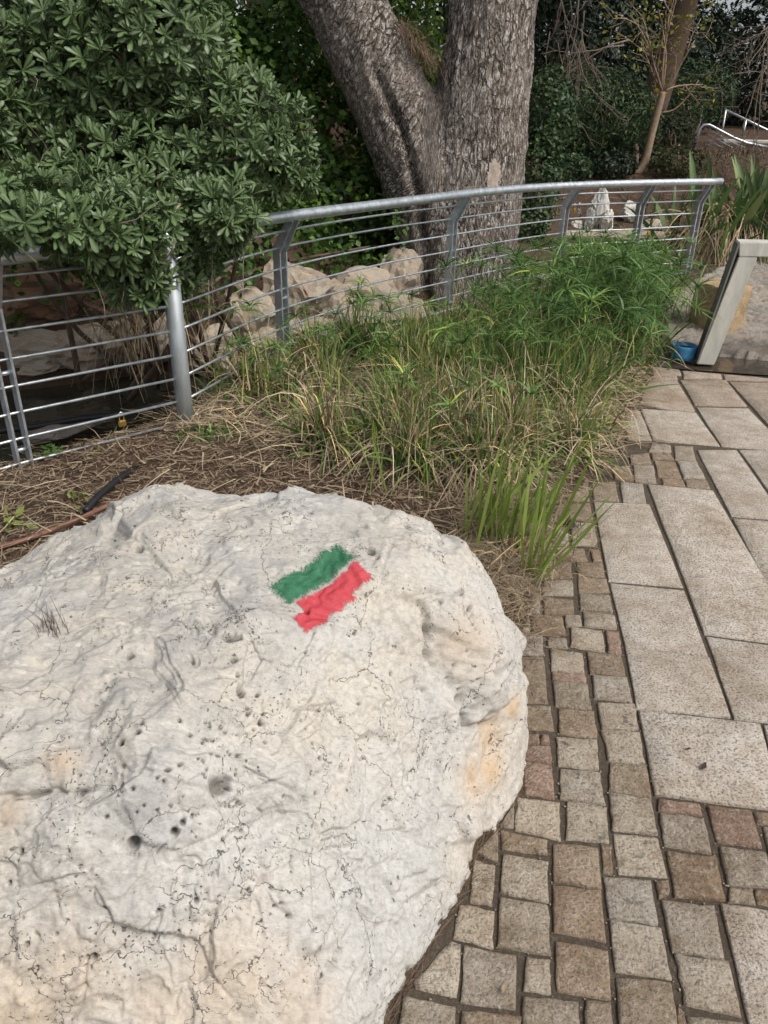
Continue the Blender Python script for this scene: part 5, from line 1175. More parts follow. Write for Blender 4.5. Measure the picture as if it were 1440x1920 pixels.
far_tree('evergreen tree out of view, added to shade the far bank', 9.6, 21, 8, [(6.0, 17, 7.0, 3.0, 2.4, 1.1), (9.2, 19, 7.2, 3.0, 2.4, 1.2), (4.0, 15.5, 6.6, 2.0, 2.0, 1.0)], 9000, 0.24, 65)  # overhanging crowns added above the view to darken the bank below
bush('bank_undergrowth', 'dark undergrowth along the top of the far bank', (7.2, 18.8, 1.0), [(5.4, 18.6, 1.3, 1.2, 0.6, 0.6), (3.6, 18.0, 1.3, 1.0, 0.6, 0.7)], 9000, 0.11, MAT['dark_leaf'], 45, 'shrub', None, 4, aspect=0.3, gaps=0.1)
# crown of the big tree, above the picture
q = np.random.default_rng(61)
bag = Bag()
for s0, tips in (((1.0, 8.95, 4.2), [(1.8, 8.2, 6.4), (0.4, 10.0, 6.8), (2.6, 10.2, 6.2)]), ((-1.4, 8.9, 4.2), [(-2.6, 8.6, 6.2), (-1.6, 10.4, 6.6), (-3.2, 10.0, 5.8)])):
    for tp in tips:
        s0a, tpa = np.array(s0), np.array(tp); bag.tube(spline([s0a, (s0a + tpa) / 2 + q.normal(size=3) * 0.2, tpa], 9) - np.array([0.75, 8.85, -0.2]), np.linspace(0.26, 0.06, 9), 9)
bag.build('limbs', MAT['bark'], big_tree, True)
foliage('crown', big_tree, [(1.6, 9.4, 7.0, 2.4, 2.2, 1.5), (-1.8, 9.6, 7.0, 2.6, 2.2, 1.5), (3.6, 11.5, 7.0, 2.4, 2.4, 1.5), (0.3, 12, 7.6, 2.6, 2.2, 1.6), (-4.2, 9.5, 6.6, 2.0, 2.0, 1.4)], 16000, 0.20, MAT['mid_leaf'], 62, aspect=0.4, gaps=0.15, gscale=0.7, origin=(0.75, 8.85, -0.2))
# needle litter lodged in the fork
n = 700; q = np.random.default_rng(63)
t = q.uniform(0, 1, n); fk = np.array((0.389, 8.450, 2.091)); f2 = np.array((0.000, 8.500, 2.465)); base = fk + (f2 - fk) * t[:, None] * 0.9 + q.normal(size=(n, 3)) * np.array([0.05, 0.09, 0.035]) + np.array([0, 0.1, 0])
V, F, T = blades(base - np.array([0.75, 8.85, -0.2]), q.normal(size=(n, 3)) + np.array([0.4, -0.3, -0.5]), q.uniform(0.06, 0.16, n), 0.005, 0.3, q.uniform(0.3, 0.9, n), 2, 'straw', 64)
MAT['fork_litter'] = leaf_mat('fork_needles', (0.09, 0.06, 0.035), (0.25, 0.18, 0.115), 0.8, 0.05)
o = mesh_np('needle_litter', V, F, MAT['fork_litter'], big_tree, False, {'tint': T}); o['kind'] = 'stuff'

# ---------------------------------------------------------------- sapling, leaning trunk, bare twigs
def twig_tree(bag, p0, d0, L, r, q, depth, droop=0.0, jag=0.25, branch=3):
    n = 7; pts = [np.array(p0, float)]; d = np.array(d0, float); d /= np.linalg.norm(d)
    for i in range(n):
        d = d + q.normal(size=3) * jag * 0.5 + np.array([0, 0, -droop]); d /= np.linalg.norm(d); pts.append(pts[-1] + d * L / n)
    bag.tube(pts, np.linspace(r, r * 0.45, n + 1), 5 if r > 0.01 else 4)
    tips = [pts[-1]]
    if depth > 0:
        for k in range(branch):
            i = int(q.integers(2, n + 1)); dd = d + q.normal(size=3) * 0.75
            tips += twig_tree(bag, pts[i], dd, L * q.uniform(0.45, 0.75), r * 0.55, q, depth - 1, droop, jag, branch)
    return tips
sap = plant('sapling', (4.484, 15.500, 0.651), 'slender pale leaning sapling with few yellowing leaves', 'tree')
S0 = np.array((4.484, 15.500, 0.651))
sp = np.array([(4.427, 15.500, 0.523), (4.492, 15.500, 0.724), (4.629, 15.500, 0.951), (4.680, 15.500, 1.434), (4.740, 15.500, 1.945), (4.750, 15.500, 2.094)])
V, F = tube_data(spline(sp, 16) - S0, np.linspace(0.085, 0.055, 16), 10); mesh_np('trunk', V, F, MAT['pale_wood'], sap, True)
q = np.random.default_rng(71); bag = Bag(); tips = []
for tgt in ((4.051, 15.300, 3.265), (4.411, 15.600, 3.605), (4.648, 15.400, 3.436), (5.028, 15.200, 2.895), (4.218, 15.700, 2.679), (5.409, 15.500, 2.449), (4.254, 15.200, 2.958)):
    d = np.array(tgt) - sp[-1]; tips += twig_tree(bag, sp[-1] - S0, d, np.linalg.norm(d), 0.022, q, 2, 0.01, 0.22, 3)
pts = spline([(4.754, 15.500, 1.760), (5.018, 15.500, 1.824), (5.213, 15.500, 2.037), (5.350, 15.500, 2.286)], 10) - S0; bag.tube(pts, np.linspace(0.014, 0.008, 10), 5)
bag.build('branches', MAT['pale_wood'], sap)
tp = np.array(tips); tp = np.repeat(tp, 4, 0) + q.normal(size=(len(tp) * 4, 3)) * 0.12; n = len(tp)
V, F = scatter(LEAF_V * np.array([0.6, 1, 1]), LEAF_F, rot_from(q.normal(size=(n, 3)), q.uniform(0, 6, n)), tp, q.uniform(0.05, 0.12, n))
o = mesh_np('leaves', V, F, MAT['yellow_leaf'], sap, False, {'tint': np.repeat(q.uniform(0, 1, n), 5)}); o['kind'] = 'stuff'

bt = plant('bare_tree', (5.566, 19.000, 0.516), 'brown leaning tree with tangled bare drooping twigs at upper right', 'tree')
S1 = np.array((5.566, 19.000, 0.516))
V, F = tube_data(spline([(5.595, 19.000, 0.350), (5.617, 19.000, 1.594), (5.817, 19.000, 2.713), (5.968, 19.000, 3.673), (6.041, 19.000, 4.403), (6.108, 19.000, 5.610)], 20) - S1, np.linspace(0.36, 0.2, 20), 12); mesh_np('trunk', V, F, MAT['brown_wood'], bt, True)
V, F = tube_data(spline([(5.965, 19.000, 3.579), (5.750, 19.000, 3.946), (5.501, 19.000, 4.394)], 8) - S1, np.linspace(0.2, 0.12, 8), 9); mesh_np('limb', V, F, MAT['brown_wood'], bt, True)
q = np.random.default_rng(73); bag = Bag()
for k in range(34):
    u = q.uniform(1290, 1440); yy = q.uniform(13.5, 17)
    a = np.array([0.0, yy, 0.0]); t = (u - 720) / 1442 * yy * 1.03
    z = 1.65 + yy * q.uniform(0.06, 0.2)
    twig_tree(bag, np.array([t, yy, z]) - S1, np.array([q.normal() * 0.5 + 0.15, 0, -0.55]), q.uniform(0.7, 1.9), 0.013, q, 2, 0.03, 0.4, 3)
bag.build('twigs', MAT['twig'], bt)
bag = Bag(); q = np.random.default_rng(75)
ct = plant('bare_sprays', (3.2, 14.0, 3.0), 'thin bare hanging twigs right beside the big trunk at the top', 'branches')
for k in range(16):
    twig_tree(bag, np.array([q.uniform(2.4, 3.0), 14 + q.normal() * 0.2, q.uniform(2.6, 3.6)]) - np.array([3.2, 14, 3.0]), np.array([q.uniform(-0.1, 0.6), 0, -1]), q.uniform(0.5, 1.3), 0.009, q, 2, 0.02, 0.3, 2)
for tgt in (((3.086, 14.000, 2.627), (3.577, 14.000, 2.671)), ((2.698, 14.000, 2.404), (3.648, 14.000, 2.744))):
    a, b = np.array(tgt[0]), np.array(tgt[1]); twig_tree(bag, b - np.array([3.2, 14, 3.0]), a - b, np.linalg.norm(a - b) * 2, 0.014, q, 2, 0.01, 0.25, 3)
bag.build('twigs', MAT['twig'], ct)
for a, b, lab in (((3.580, 16.000, 0.467), (3.753, 16.000, 1.046), 'short pale leaning stem under the round shrub'), ((4.531, 15.800, 0.631), (4.507, 15.800, 1.248), 'short upright stem left of the pale sapling')):
    a, b = np.array(a), np.array(b); V, F = tube_data(spline([a - (b - a) * 0.1, (a + b) / 2 + np.array([0.03, 0, 0]), b], 8) - a, np.linspace(0.07, 0.05, 8), 8)
    o = mesh_np('tree_stem', V, F, MAT['pale_wood'], None, True); o.location = a; tag(o, lab, 'stem')

# ---------------------------------------------------------------- distant railings and wall
def railing(label, rail, posts, nbars, drop, r):
    c = np.array(rail[0]); t = tag(empty('metal_railing', c), label, 'railing')
    V, F = tube_data(np.array(rail) - c, r, 8); mesh_np('handrail', V, F, MAT['galv'], t, True)
    for a, b in posts:
        V, F = tube_data(np.array([a, b]) - c, r, 8); mesh_np('post', V, F, MAT['galv'], t, True)
    for k in range(nbars):
        dz = np.array([0, 0, -drop * (k + 1) / (nbars + 1)]); V, F = tube_data(np.array(rail[3:]) - c + dz, r * 0.4, 6); mesh_np('horizontal_bar', V, F, MAT['galv_dull'], t, True)
    return t
railing('lower distant steel railing with many bars beside the steps', [(7.442, 21.000, 0.810), (7.489, 21.000, 1.473), (7.573, 21.000, 1.568), (7.702, 21.000, 1.570), (8.346, 21.000, 1.303), (8.699, 21.000, 1.192), (9.653, 21.000, 1.045)], [], 8, 0.95, 0.032)
railing('upper distant steel railing sloping down to the right', [(9.178, 24.000, 1.933), (10.541, 24.000, 1.420), (11.444, 24.000, 1.102)], [((9.178, 24.000, 1.933), (9.197, 24.000, 1.112)), ((9.792, 24.000, 1.696), (9.789, 24.000, 1.204))], 0, 0.5, 0.03)
wl = tag(empty('stone_wall', (9.346, 22.500, 0.751)), 'low pale stone wall under the distant railing', 'wall')
W0 = np.array((9.346, 22.500, 0.751)); a, b = np.array((8.606, 22.500, 1.221)), np.array((10.715, 22.500, 1.186))
bm = bmesh.new(); box_bm(bm, (a[0] + b[0]) / 2 - W0[0], 0, a[2] - W0[2] - 0.03, b[0] - a[0], 0.5, 0.09); bmesh.ops.bevel(bm, geom=bm.edges[:], offset=0.02, segments=1, affect='EDGES'); mesh_bm('coping', bm, MAT['concrete'], wl)
q = np.random.default_rng(77)
for row in range(3):
    x = a[0]
    while x < b[0]:
        w = q.uniform(0.25, 0.45); bm = bmesh.new(); box_bm(bm, x + w / 2 - W0[0], q.normal() * 0.015, a[2] - W0[2] - 0.27 - row * 0.34, w - 0.02, 0.4, 0.32); bmesh.ops.bevel(bm, geom=bm.edges[:], offset=0.03, segments=1, affect='EDGES'); mesh_bm('wall_stone', bm, SR, wl); x += w

# ---------------------------------------------------------------- broad strap-leaved plant at the right
ag = plant('strap_leaf_plant', (4.6, 10.75, 0.0), 'tall broad-leaved green plant with withered fronds at the fence end', 'plant')
q = np.random.default_rng(81)
def paddle(L, Wd, seed):
    q = np.random.default_rng(seed); n = 9; V = []; rib = []
    for i in range(n):
        t = i / (n - 1); stalk = 0.38
        w = 0.012 + (Wd * math.sin(PI * min(1, (t - stalk) / (1 - stalk))) ** 0.65 if t > stalk else 0.0)
        y = 0.16 * L * t * t; f = 0.22 * w
        V += [(-w / 2, y - f, L * t), (0, y, L * t), (w / 2, y - f, L * t)]; rib += [0, 0.8, 0]
    F = []
    for i in range(n - 1):
        a = 3 * i; F += [(a, a + 1, a + 4), (a, a + 4, a + 3), (a + 1, a + 2, a + 5), (a + 1, a + 5, a + 4)]
    return np.array(V), np.array(F), np.array(rib, float)
for k in range(85):
    L = q.uniform(0.6, 1.36); v, f, rib = paddle(L, q.uniform(0.075, 0.125), 200 + k)
    o = mesh_np('leaf', v, f, MAT['agave'], ag, True, {'tint': np.full(len(v), q.uniform(0.1, 1)), 'rib': rib})
    o.location = (q.normal() * 0.42 + 0.25, q.normal() * 0.3, 0.02); o.rotation_euler = (q.normal() * 0.20, q.normal() * 0.16, q.uniform(0, 6.28))
n = 950; ang = q.uniform(0, 6.28, n); base = np.stack([np.cos(ang) * 0.3 * q.uniform(0, 1, n) + q.normal(size=n) * 0.25, np.sin(ang) * 0.3 * q.uniform(0, 1, n), q.uniform(0.2, 0.7, n)], -1)
d0 = np.stack([q.normal(size=n) * 0.9 - 0.3, q.normal(size=n) * 0.6 - 0.5, q.uniform(0.0, 0.7, n)], -1)
V, F, T = blades(base, d0, q.uniform(0.45, 0.85, n), q.uniform(0.010, 0.026, n), q.uniform(0.6, 1.25, n), q.uniform(0.2, 1, n), 6, 'straw', 82, 0.1)
o = mesh_np('withered_fronds', V, F, MAT['straw'], ag, False, {'tint': T}); o['kind'] = 'stuff'
n = 230; d0 = dirs_up(n, 0.42, q)
V, F, T = blades(np.stack([q.normal(size=n) * 0.45 + 0.1, q.normal(size=n) * 0.25, np.full(n, 0.1)], -1), d0, q.uniform(0.6, 1.35, n), q.uniform(0.03, 0.075, n), 0.25, q.uniform(0, 0.7, n), 6, 'strap', 83)
o = mesh_np('young_leaves', V, F, MAT['sedge'], ag, False, {'tint': T}); o['kind'] = 'stuff'

# ---------------------------------------------------------------- umbrella sedge along the fence
def sedge(name, label, center, spots, stems, hgt, seed, leafL=(0.12, 0.22), nleaf=17, green=0, yellow=0, dry=0, blade=(0.25, 0.5), lean=0.3, cat='plant', bias=(0, 0), tshift=0.0):
    q = np.random.default_rng(seed); c = np.array(center, float)
    t = plant(name, tuple(c), label, cat)
    S = np.array(spots, float)
    def pick(n):
        k = q.integers(len(S), size=n); p = np.zeros((n, 3)); p[:, 0] = S[k, 0] + q.normal(size=n) * S[k, 2]; p[:, 1] = S[k, 1] + q.normal(size=n) * S[k, 2]; return p
    if stems:
        bag = Bag(); base = pick(stems); d = dirs_up(stems, lean, q); d[:, 0] += bias[0]; d[:, 1] += bias[1]; d /= np.linalg.norm(d, axis=1)[:, None]
        h = q.uniform(hgt[0], hgt[1], stems); tops = []; axes = []
        for i in range(stems):
            bend = np.array([d[i, 0], d[i, 1], 0]) * 0.18 * h[i]
            pts = [base[i] + d[i] * h[i] * u + bend * u * u - c for u in (0, 0.33, 0.66, 1)]
            bag.tube(pts, np.linspace(0.0034, 0.002, 4), 3, tint=q.uniform(0.2, 0.7)); tops.append(pts[-1]); axes.append(d[i])
        tops = np.array(tops); axes = np.array(axes)
        n = stems * nleaf; a = np.tile(np.arange(nleaf) * 2 * PI / nleaf, stems) + q.normal(size=n) * 0.25
        el = np.abs(q.normal(0.45, 0.35, n)); R = rot_from(np.repeat(axes, nleaf, 0), np.zeros(n))
        loc = np.stack([np.cos(a) * np.cos(el), np.sin(a) * np.cos(el), np.sin(el)], -1)
        d0 = np.einsum('nij,nj->ni', R, loc)
        V, F, T = blades(np.repeat(tops, nleaf, 0), d0, q.uniform(leafL[0], leafL[1], n), q.uniform(0.006, 0.0115, n), q.uniform(0.15, 0.75, n), np.clip(np.repeat(q.uniform(0.15, 0.85, stems), nleaf) + q.normal(size=n) * 0.15 + tshift, 0, 1), 5, 'grass', seed)
        bag.add(V, F, T); o = bag.build('umbrella_leaves', MAT['sedge'], t); o['kind'] = 'stuff'
    for cnt, mat, nm, dr, wd in ((green, 'sedge', 'green_blades', (0.2, 0.8), (0.008, 0.021)), (yellow, 'sedge_yellow', 'yellow_green_blades', (0.05, 0.4), (0.007, 0.016)), (dry, 'straw', 'dry_stalks', (0.25, 0.9), (0.004, 0.011))):
        if not cnt: continue
        base = pick(cnt); d0 = dirs_up(cnt, 0.55 if mat != 'straw' else 0.85, q); d0[:, 0] += bias[0]; d0[:, 1] += bias[1] - (0.25 if mat == 'straw' else 0.05)
        if mat == 'straw': base[:, 2] += q.uniform(0, 0.18, cnt)
        V, F, T = blades(base - c, d0, q.uniform(blade[0], blade[1], cnt) * (1.0 if mat != 'straw' else 1.05), q.uniform(wd[0], wd[1], cnt), q.uniform(dr[0], dr[1], cnt), np.clip(q.uniform(0.05, 1, cnt) ** 0.9 + tshift, 0, 1), 5, 'grass' if mat != 'straw' else 'straw', seed + 5, 0.06)
        o = mesh_np(nm, V, F, MAT[mat], t, False, {'tint': T}); o['kind'] = 'stuff'
    return t
sedge('umbrella_sedge', 'tall umbrella sedge clump overhanging the blue bowl and path', (1.85, 5.75, 0), [(1.72, 5.75, 0.13), (1.55, 5.95, 0.16), (1.85, 6.15, 0.13)], 120, (0.42, 0.82), 101, (0.16, 0.28), 20, 700, 120, 220, (0.3, 0.6), 0.33, bias=(0.04, -0.08))
sedge('umbrella_sedge', 'umbrella sedge clump reaching up against the far fence posts', (1.7, 7.6, 0), [(1.35, 7.3, 0.2), (1.9, 7.7, 0.2), (2.35, 8.0, 0.2), (2.3, 7.3, 0.25)], 90, (0.34, 0.66), 102, (0.16, 0.26), 20, 1100, 200, 320, (0.3, 0.55), 0.25)
sedge('umbrella_sedge', 'umbrella sedge clump with bent straw stalks in the middle of the bed', (1.0, 5.7, 0), [(1.15, 5.55, 0.22), (0.85, 6.0, 0.25), (1.4, 6.4, 0.25), (1.2, 5.1, 0.15)], 90, (0.38, 0.74), 103, (0.15, 0.26), 18, 1700, 500, 1000, (0.32, 0.68), 0.35, bias=(0.05, -0.05))
sedge('sedge_clump', 'sparse sedge clump right of the round corner post', (-0.75, 4.65, 0), [(-0.75, 4.7, 0.15), (-0.5, 4.75, 0.18), (-0.9, 4.9, 0.12)], 16, (0.3, 0.6), 105, (0.12, 0.2), 14, 330, 140, 420, (0.25, 0.55), 0.4)
TZ = np.random.default_rng(190)
def tussocks(n, cx, cy, rx, ry, sg=0.055):
    out = []
    while len(out) < n:
        p = TZ.uniform(-1, 1, 2)
        if p @ p > 1: continue
        x, y = cx + rx * p[0], cy + ry * p[1]
        if np.interp(y, EDGE_Y, EDGE_X) - x < 0.10 or y > np.interp(x, FENCE_X, FENCE_Y) - 0.1: continue
        if out and min((x - a) ** 2 + (y - b) ** 2 for a, b, _ in out) < 0.02: continue
        out.append((x, y, sg))
    return out
sedge('sedge_clump', 'grassy yellow green sedge mass left of the middle of the bed', (0.15, 5.0, 0), tussocks(16, 0.15, 5.15, 0.75, 0.65), 40, (0.32, 0.56), 104, (0.12, 0.20), 15, 3300, 900, 1000, (0.3, 0.62), 0.4)
sedge('sedge_clump', 'tangled strap-leaved sedge mass in the centre of the bed', (0.8, 4.9, 0), tussocks(12, 0.85, 4.9, 0.5, 0.55), 30, (0.32, 0.6), 113, (0.13, 0.22), 16, 3000, 500, 700, (0.34, 0.68), 0.42)
sedge('sedge_clump', 'drooping straw and green blades at the front of the bed behind the boulder', (0.2, 4.1, 0), tussocks(16, 0.3, 4.0, 0.75, 0.42), 8, (0.3, 0.45), 112, (0.12, 0.2), 14, 2300, 700, 2300, (0.28, 0.6), 0.45)
sedge('sedge_tuft', 'small arching sedge tuft at the corner of the cobbles', (1.08, 4.15, 0), [(1.08, 4.15, 0.07), (1.22, 4.3, 0.06)], 0, (0.3, 0.4), 106, green=90, yellow=50, dry=130, blade=(0.25, 0.5), bias=(0.15, -0.12))
sedge('umbrella_seedling', 'single young umbrella sedge shoot standing before the tan rocks', (-0.22, 5.55, 0), [(-0.22, 5.55, 0.03)], 3, (0.50, 0.62), 107, (0.13, 0.2), 12, lean=0.06, tshift=0.0)
sedge('grass_tuft', 'fresh green tuft at the foot of the round corner post', (-1.0, 4.0, 0), [(-1.02, 4.02, 0.06), (-0.9, 4.1, 0.05)], 0, (0.1, 0.2), 108, green=260, blade=(0.06, 0.16))
sedge('grass_tuft', 'thin dry grass tuft sprouting from a hollow on top of the boulder', (-0.705, 1.345, 0.648), [(0, 0, 0)], 0, (0.1, 0.2), 109)
tf = [o for o in COL.objects if o.get('label', '').startswith('thin dry grass')][0]
n = 46; q = np.random.default_rng(110); d0 = dirs_up(n, 0.42, q)
MAT['dead_grass'] = leaf_mat('dead_grey_grass', (0.07, 0.05, 0.045), (0.22, 0.17, 0.14), 0.8, 0.05)
V, F, T = blades(q.normal(size=(n, 3)) * np.array([0.018, 0.012, 0.0]), d0, q.uniform(0.035, 0.10, n), 0.0016, 0.15, q.uniform(0, 1, n), 3, 'grass', 111, 0.1)
o = mesh_np('stalks', V, F, MAT['dead_grass'], tf, False, {'tint': T}); o['kind'] = 'stuff'

# iris-like clump by the path: every leaf its own
ir = plant('iris_clump', (0.62, 2.88, 0), 'fresh yellow green clump of upright sword leaves between boulder and cobbles', 'plant')
IRM = []
for k in range(6):
    q = np.random.default_rng(300 + k); n = 1
    V, F, T = blades(np.zeros((1, 3)), np.array([[0.02, 0.0, 1.0]]), np.array([1.0]), np.array([0.028]), np.array([q.uniform(0.0, 0.12)]), np.array([q.uniform(0.1, 0.9)]), 7, 'strap', 301 + k)
    IRM.append(mesh_np('leaf', V, F, MAT['iris'], None, True, {'tint': T}, False))
q = np.random.default_rng(120)
spots = [(0.42, 2.92, 0.05), (0.50, 2.86, 0.05), (0.58, 2.85, 0.05), (0.68, 2.95, 0.06), (0.60, 2.62, 0.02), (0.40, 3.05, 0.05), (0.56, 3.0, 0.05)]
for k in range(120):
    s = spots[k % 7]; o = bpy.data.objects.new('leaf', IRM[int(q.integers(6))]); link(o, ir)
    o.location = (s[0] - 0.62 + q.normal() * s[2], s[1] - 2.88 + q.normal() * s[2], 0.0)
    L = q.uniform(0.28, 0.60); o.scale = (L * q.uniform(0.7, 1.1), L, L)
    o.rotation_euler = (q.normal() * 0.14 + 0.05, q.normal() * 0.22 + 0.14 + 0.5 * (s[0] - 0.5), q.uniform(-0.9, 0.9))
n = 260; q = np.random.default_rng(121)
base = np.stack([0.55 + q.normal(size=n) * 0.14 - 0.62, 2.85 + q.normal(size=n) * 0.12 - 2.88, np.zeros(n)], -1)
V, F, T = blades(base, dirs_up(n, 0.7, q) + np.array([0.15, -0.2, 0]), q.uniform(0.12, 0.34, n), 0.005, q.uniform(0.3, 0.9, n), q.uniform(0.2, 1, n), 5, 'grass', 122, 0.08)
o = mesh_np('dry_leaves', V, F, MAT['straw'], ir, False, {'tint': T}); o['kind'] = 'stuff'
for x, y, nb, Lm, lab in ((-0.02, 3.35, 5, 0.52, 'few long green sword leaves rising before the straw behind the boulder'), (0.22, 3.28, 6, 0.24, 'short bright yellow green sword leaves behind the boulder'), (0.0, 4.35, 9, 0.30, 'bright yellow green sword leaves within the grassy sedge clump')):
    sl = plant('sword_leaves', (x, y, 0.0), lab, 'plant')
    for k in range(nb):
        o = bpy.data.objects.new('leaf', IRM[int(q.integers(6))]); link(o, sl); o.location = (q.normal() * 0.035, q.normal() * 0.035, 0.0 if y < 4 else 0.2)
        L = Lm * q.uniform(0.6, 1.1); o.scale = (L * 0.9, L, L); o.rotation_euler = (q.normal() * 0.15, q.normal() * 0.22 - 0.12, q.uniform(-1, 1))

# low weeds
def weed(x, y, label, n, size, seed):
    q = np.random.default_rng(seed); t = plant('weed', (x, y, 0.02), label, 'weed'); d = dirs_up(n, 0.8, q)
    P = np.stack([q.normal(size=n) * 0.035, q.normal(size=n) * 0.035, q.uniform(0, 0.05, n)], -1)
    V, F = scatter(LEAF_V * np.array([0.6, 1, 1]), LEAF_F, rot_from(d, q.uniform(0, 6.28, n)), P, q.uniform(0.6, 1.2, n) * size)
    o = mesh_np('leaves', V, F, MAT['sedge_yellow' if seed % 2 else 'sedge'], t, False, {'tint': np.repeat(q.uniform(0.1, 0.7, n), 5)}); o['kind'] = 'stuff'
weed(*(-1.618, 2.924, 0.020)[:2], 'small broad-leaved green weed at the left picture edge', 16, 0.06, 131)
weed(*(-1.408, 3.166, 0.020)[:2], 'tiny green weed beside the black hose', 12, 0.035, 133)
weed(*(-1.759, 3.746, 0.020)[:2], 'dark green weed just behind the lowest bar of the left fence panel', 22, 0.05, 132)
weed(*(-1.559, 3.757, 0.020)[:2], 'small green weed on the mulch before the left fence panel', 8, 0.03, 135)
mo = plant('dark_moss_tuft', (0.838, 3.078, 0.010), 'small dark purple tuft growing in the joint beside the cobbles', 'weed')
n = 120; q = np.random.default_rng(141)
MAT['purple'] = leaf_mat('dark_purple_leaf', (0.03, 0.018, 0.018), (0.10, 0.06, 0.05), 0.7, 0.1)
V, F, T = blades(q.normal(size=(n, 3)) * np.array([0.02, 0.02, 0]), dirs_up(n, 0.7, q), q.uniform(0.02, 0.06, n), 0.003, 0.2, q.uniform(0, 1, n), 3, 'grass', 142)
o = mesh_np('stalks', V, F, MAT['purple'], mo, False, {'tint': T}); o['kind'] = 'stuff'

for x, y, sz, rz, lab in ((*(0.931, 1.631, 0.000)[:2], 0.034, 0.9, 'small dark curled leaf lying on the pale slab'), (*(0.912, 1.701, 0.000)[:2], 0.016, 0.3, 'tiny dark leaf fragment on the pale slab above the curled leaf'), (*(0.276, 0.987, 0.000)[:2], 0.022, 1.2, 'small pale leaf lying on a tan cobble')):
    t_ = np.linspace(0, 1, 6); V = []
    for a in t_:
        w = 0.22 * math.sin(PI * min(0.96, max(0.06, a))) ; V += [(a - 0.5, -w, 0.10 * abs(a - 0.5) + 0.10), (a - 0.5, 0, 0.08 * abs(a - 0.5) + 0.03), (a - 0.5, w, 0.12 * abs(a - 0.5) + 0.12)]
    F = []
    for i in range(5):
        a = 3 * i; F += [(a, a + 3, a + 4), (a, a + 4, a + 1), (a + 1, a + 4, a + 5), (a + 1, a + 5, a + 2)]
    o = mesh_np('fallen_leaf', np.array(V) * sz, np.array(F), MAT['purple'] if 'dark' in lab else MAT['straw'], None, True, {'tint': np.full(18, 0.4)}); o.location = (x, y, 0.006); o.rotation_euler = (0, 0, rz); tag(o, lab, 'leaf')
# ---------------------------------------------------------------- litter on the bed
q = np.random.default_rng(151)
def bed_points(n, xr, yr, fn=None):
    x = q.uniform(*xr, n); y = q.uniform(*yr, n)
    e = np.interp(y, EDGE_Y, EDGE_X) - x; s = y - np.interp(x, FENCE_X, FENCE_Y)
    k = (e > -0.03 * q.uniform(0, 1, n)) & (s < 0.25)
    k &= ~((((x + 0.6) / 0.95) ** 2 + ((y - 1.5) / 0.68) ** 2) < 1)
    if fn is not None: k &= fn(x, y)
    x, y = x[k], y[k]
    return np.stack([x, y, np.maximum(terrain(x, y), -0.01) * (s[k] < 0) + terrain(x, y) * (s[k] >= 0) + 0.004], -1)
def litter(name, label, P, L, W, mat, seed, flat=0.18, tr=(0, 1), lift=0.02, droop=0.05):
    n = len(P); r = np.random.default_rng(seed); a = r.uniform(0, 2 * PI, n)
    P = P + np.array([0, 0, 1.0]) * r.uniform(0, lift, n)[:, None]
    d0 = np.stack([np.cos(a), np.sin(a), r.normal(size=n) * flat], -1)
    V, F, T = blades(P, d0, r.uniform(*L, n), r.uniform(*W, n), droop, r.uniform(*tr, n), 3, 'straw', seed, 0.15)
    V[:, 2] = np.maximum(V[:, 2], np.repeat(P[:, 2], 8) - 0.006)
    return tag(mesh_np(name, V, F, mat, None, False, {'tint': T}), label, 'litter', kind='stuff')
litter('needle_mulch', 'brown needle and chip mulch covering the planting bed', bed_points(60000, (-3.2, 2.3), (0.8, 6.2)), (0.02, 0.09), (0.0015, 0.004), MAT['needles'], 152, 0.22, (0, 0.8), 0.02)
litter('straw_litter', 'dead straw and withered leaves strewn under the sedge', bed_points(20000, (-2.6, 2.0), (2.7, 5.4), lambda x, y: (y > 3.35 + 0.45 * np.abs(x - 0.5)) | (q.uniform(size=len(x)) < 0.09)), (0.07, 0.30), (0.003, 0.009), MAT['straw'], 153, 0.28, (0.05, 0.95), 0.07, 0.15)
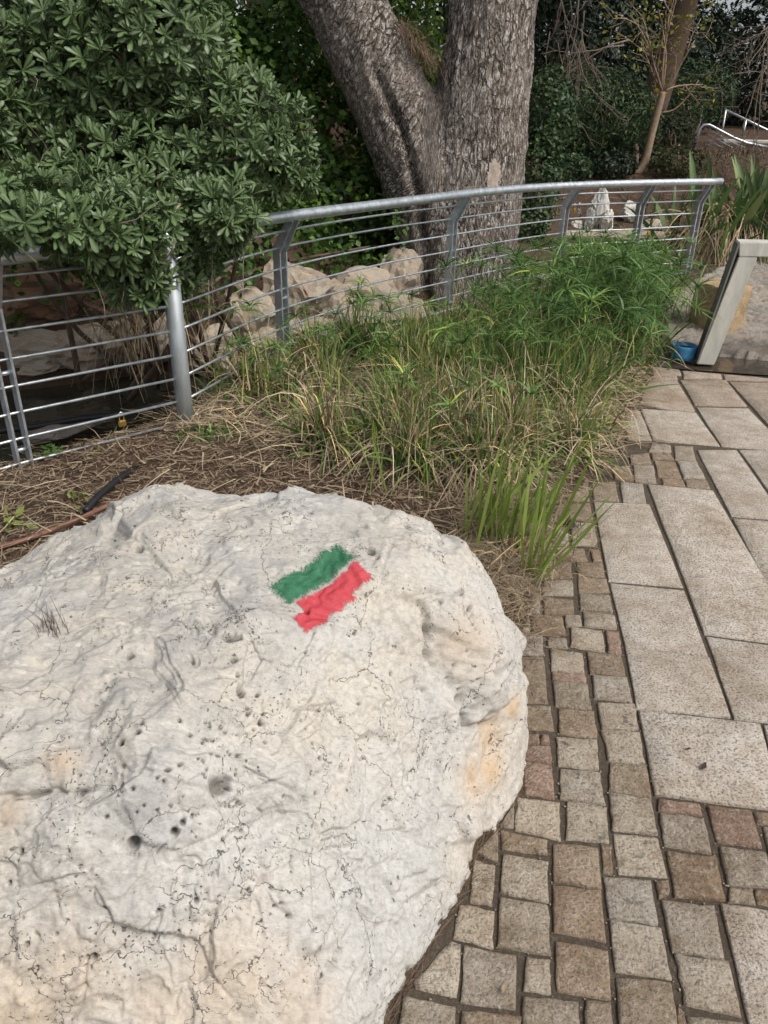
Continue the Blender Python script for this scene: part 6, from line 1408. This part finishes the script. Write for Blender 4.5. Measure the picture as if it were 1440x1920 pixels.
litter('leaf_litter', 'pale dead leaf bits scattered over the mulch behind the boulder', bed_points(9000, (-2.6, 0.6), (2.4, 4.4)), (0.02, 0.08), (0.004, 0.012), MAT['straw'], 156, 0.25, (0.0, 0.5), 0.012)
ub = np.stack([q.uniform(1.5, 9.5, 9000), q.uniform(12.2, 20, 9000), np.zeros(9000)], -1); ub[:, 2] = terrain(ub[:, 0], ub[:, 1])
ub = ub[fbm(ub * 1.1, 3) > -0.05]
litter('dry_undergrowth', 'dry stalks and fallen leaves covering the far bank', ub, (0.08, 0.35), (0.006, 0.02), MAT['needles'], 157, 0.6, (0.0, 0.9), 0.03, 0.2)
d0 = dirs_up(1500, 0.6, q); gb_ = ub[q.integers(len(ub), size=1500)]
V, F, T = blades(gb_, d0, q.uniform(0.1, 0.4, 1500), q.uniform(0.008, 0.02, 1500), 0.3, q.uniform(0, 0.6, 1500), 4, 'grass', 158)
tag(mesh_np('bank_grass', V, F, MAT['olive_leaf'], None, False, {'tint': T}), 'thin olive weeds growing on the far bank', 'weeds', kind='stuff')
litter('straw_litter', 'fine dry needles heaped around the sword leaf clump', bed_points(9000, (0.1, 1.1), (2.2, 3.4), lambda x, y: np.interp(y, EDGE_Y, EDGE_X) - x < 0.45), (0.04, 0.16), (0.0012, 0.003), MAT['straw'], 154, 0.3, (0.0, 0.75), 0.04)
# needles along the foot of the boulder
n = 2600; t = q.uniform(0.45, 1.75, n); px_ = np.interp(t, EDGE_Y, EDGE_X); P = np.stack([px_ + q.normal(size=n) * 0.016 + 0.004, t, np.full(n, -0.006)], -1)
V, F, T = blades(P, np.stack([0.5 + q.normal(size=n) * 0.35, 0.85 + q.normal(size=n) * 0.3, np.abs(q.normal(size=n)) * 0.12], -1) * np.where(q.uniform(size=n) < 0.5, -1, 1)[:, None], q.uniform(0.03, 0.11, n), q.uniform(0.0008, 0.002, n), 0.05, q.uniform(0, 0.55, n), 3, 'straw', 155, 0.2)  # needle tint kept dark to paint contact shade under the boulder
tag(mesh_np('needle_litter', V, F, MAT['needles'], None, False, {'tint': T}), 'dry needles gathered between the boulder foot and the cobbles', 'litter', kind='stuff')
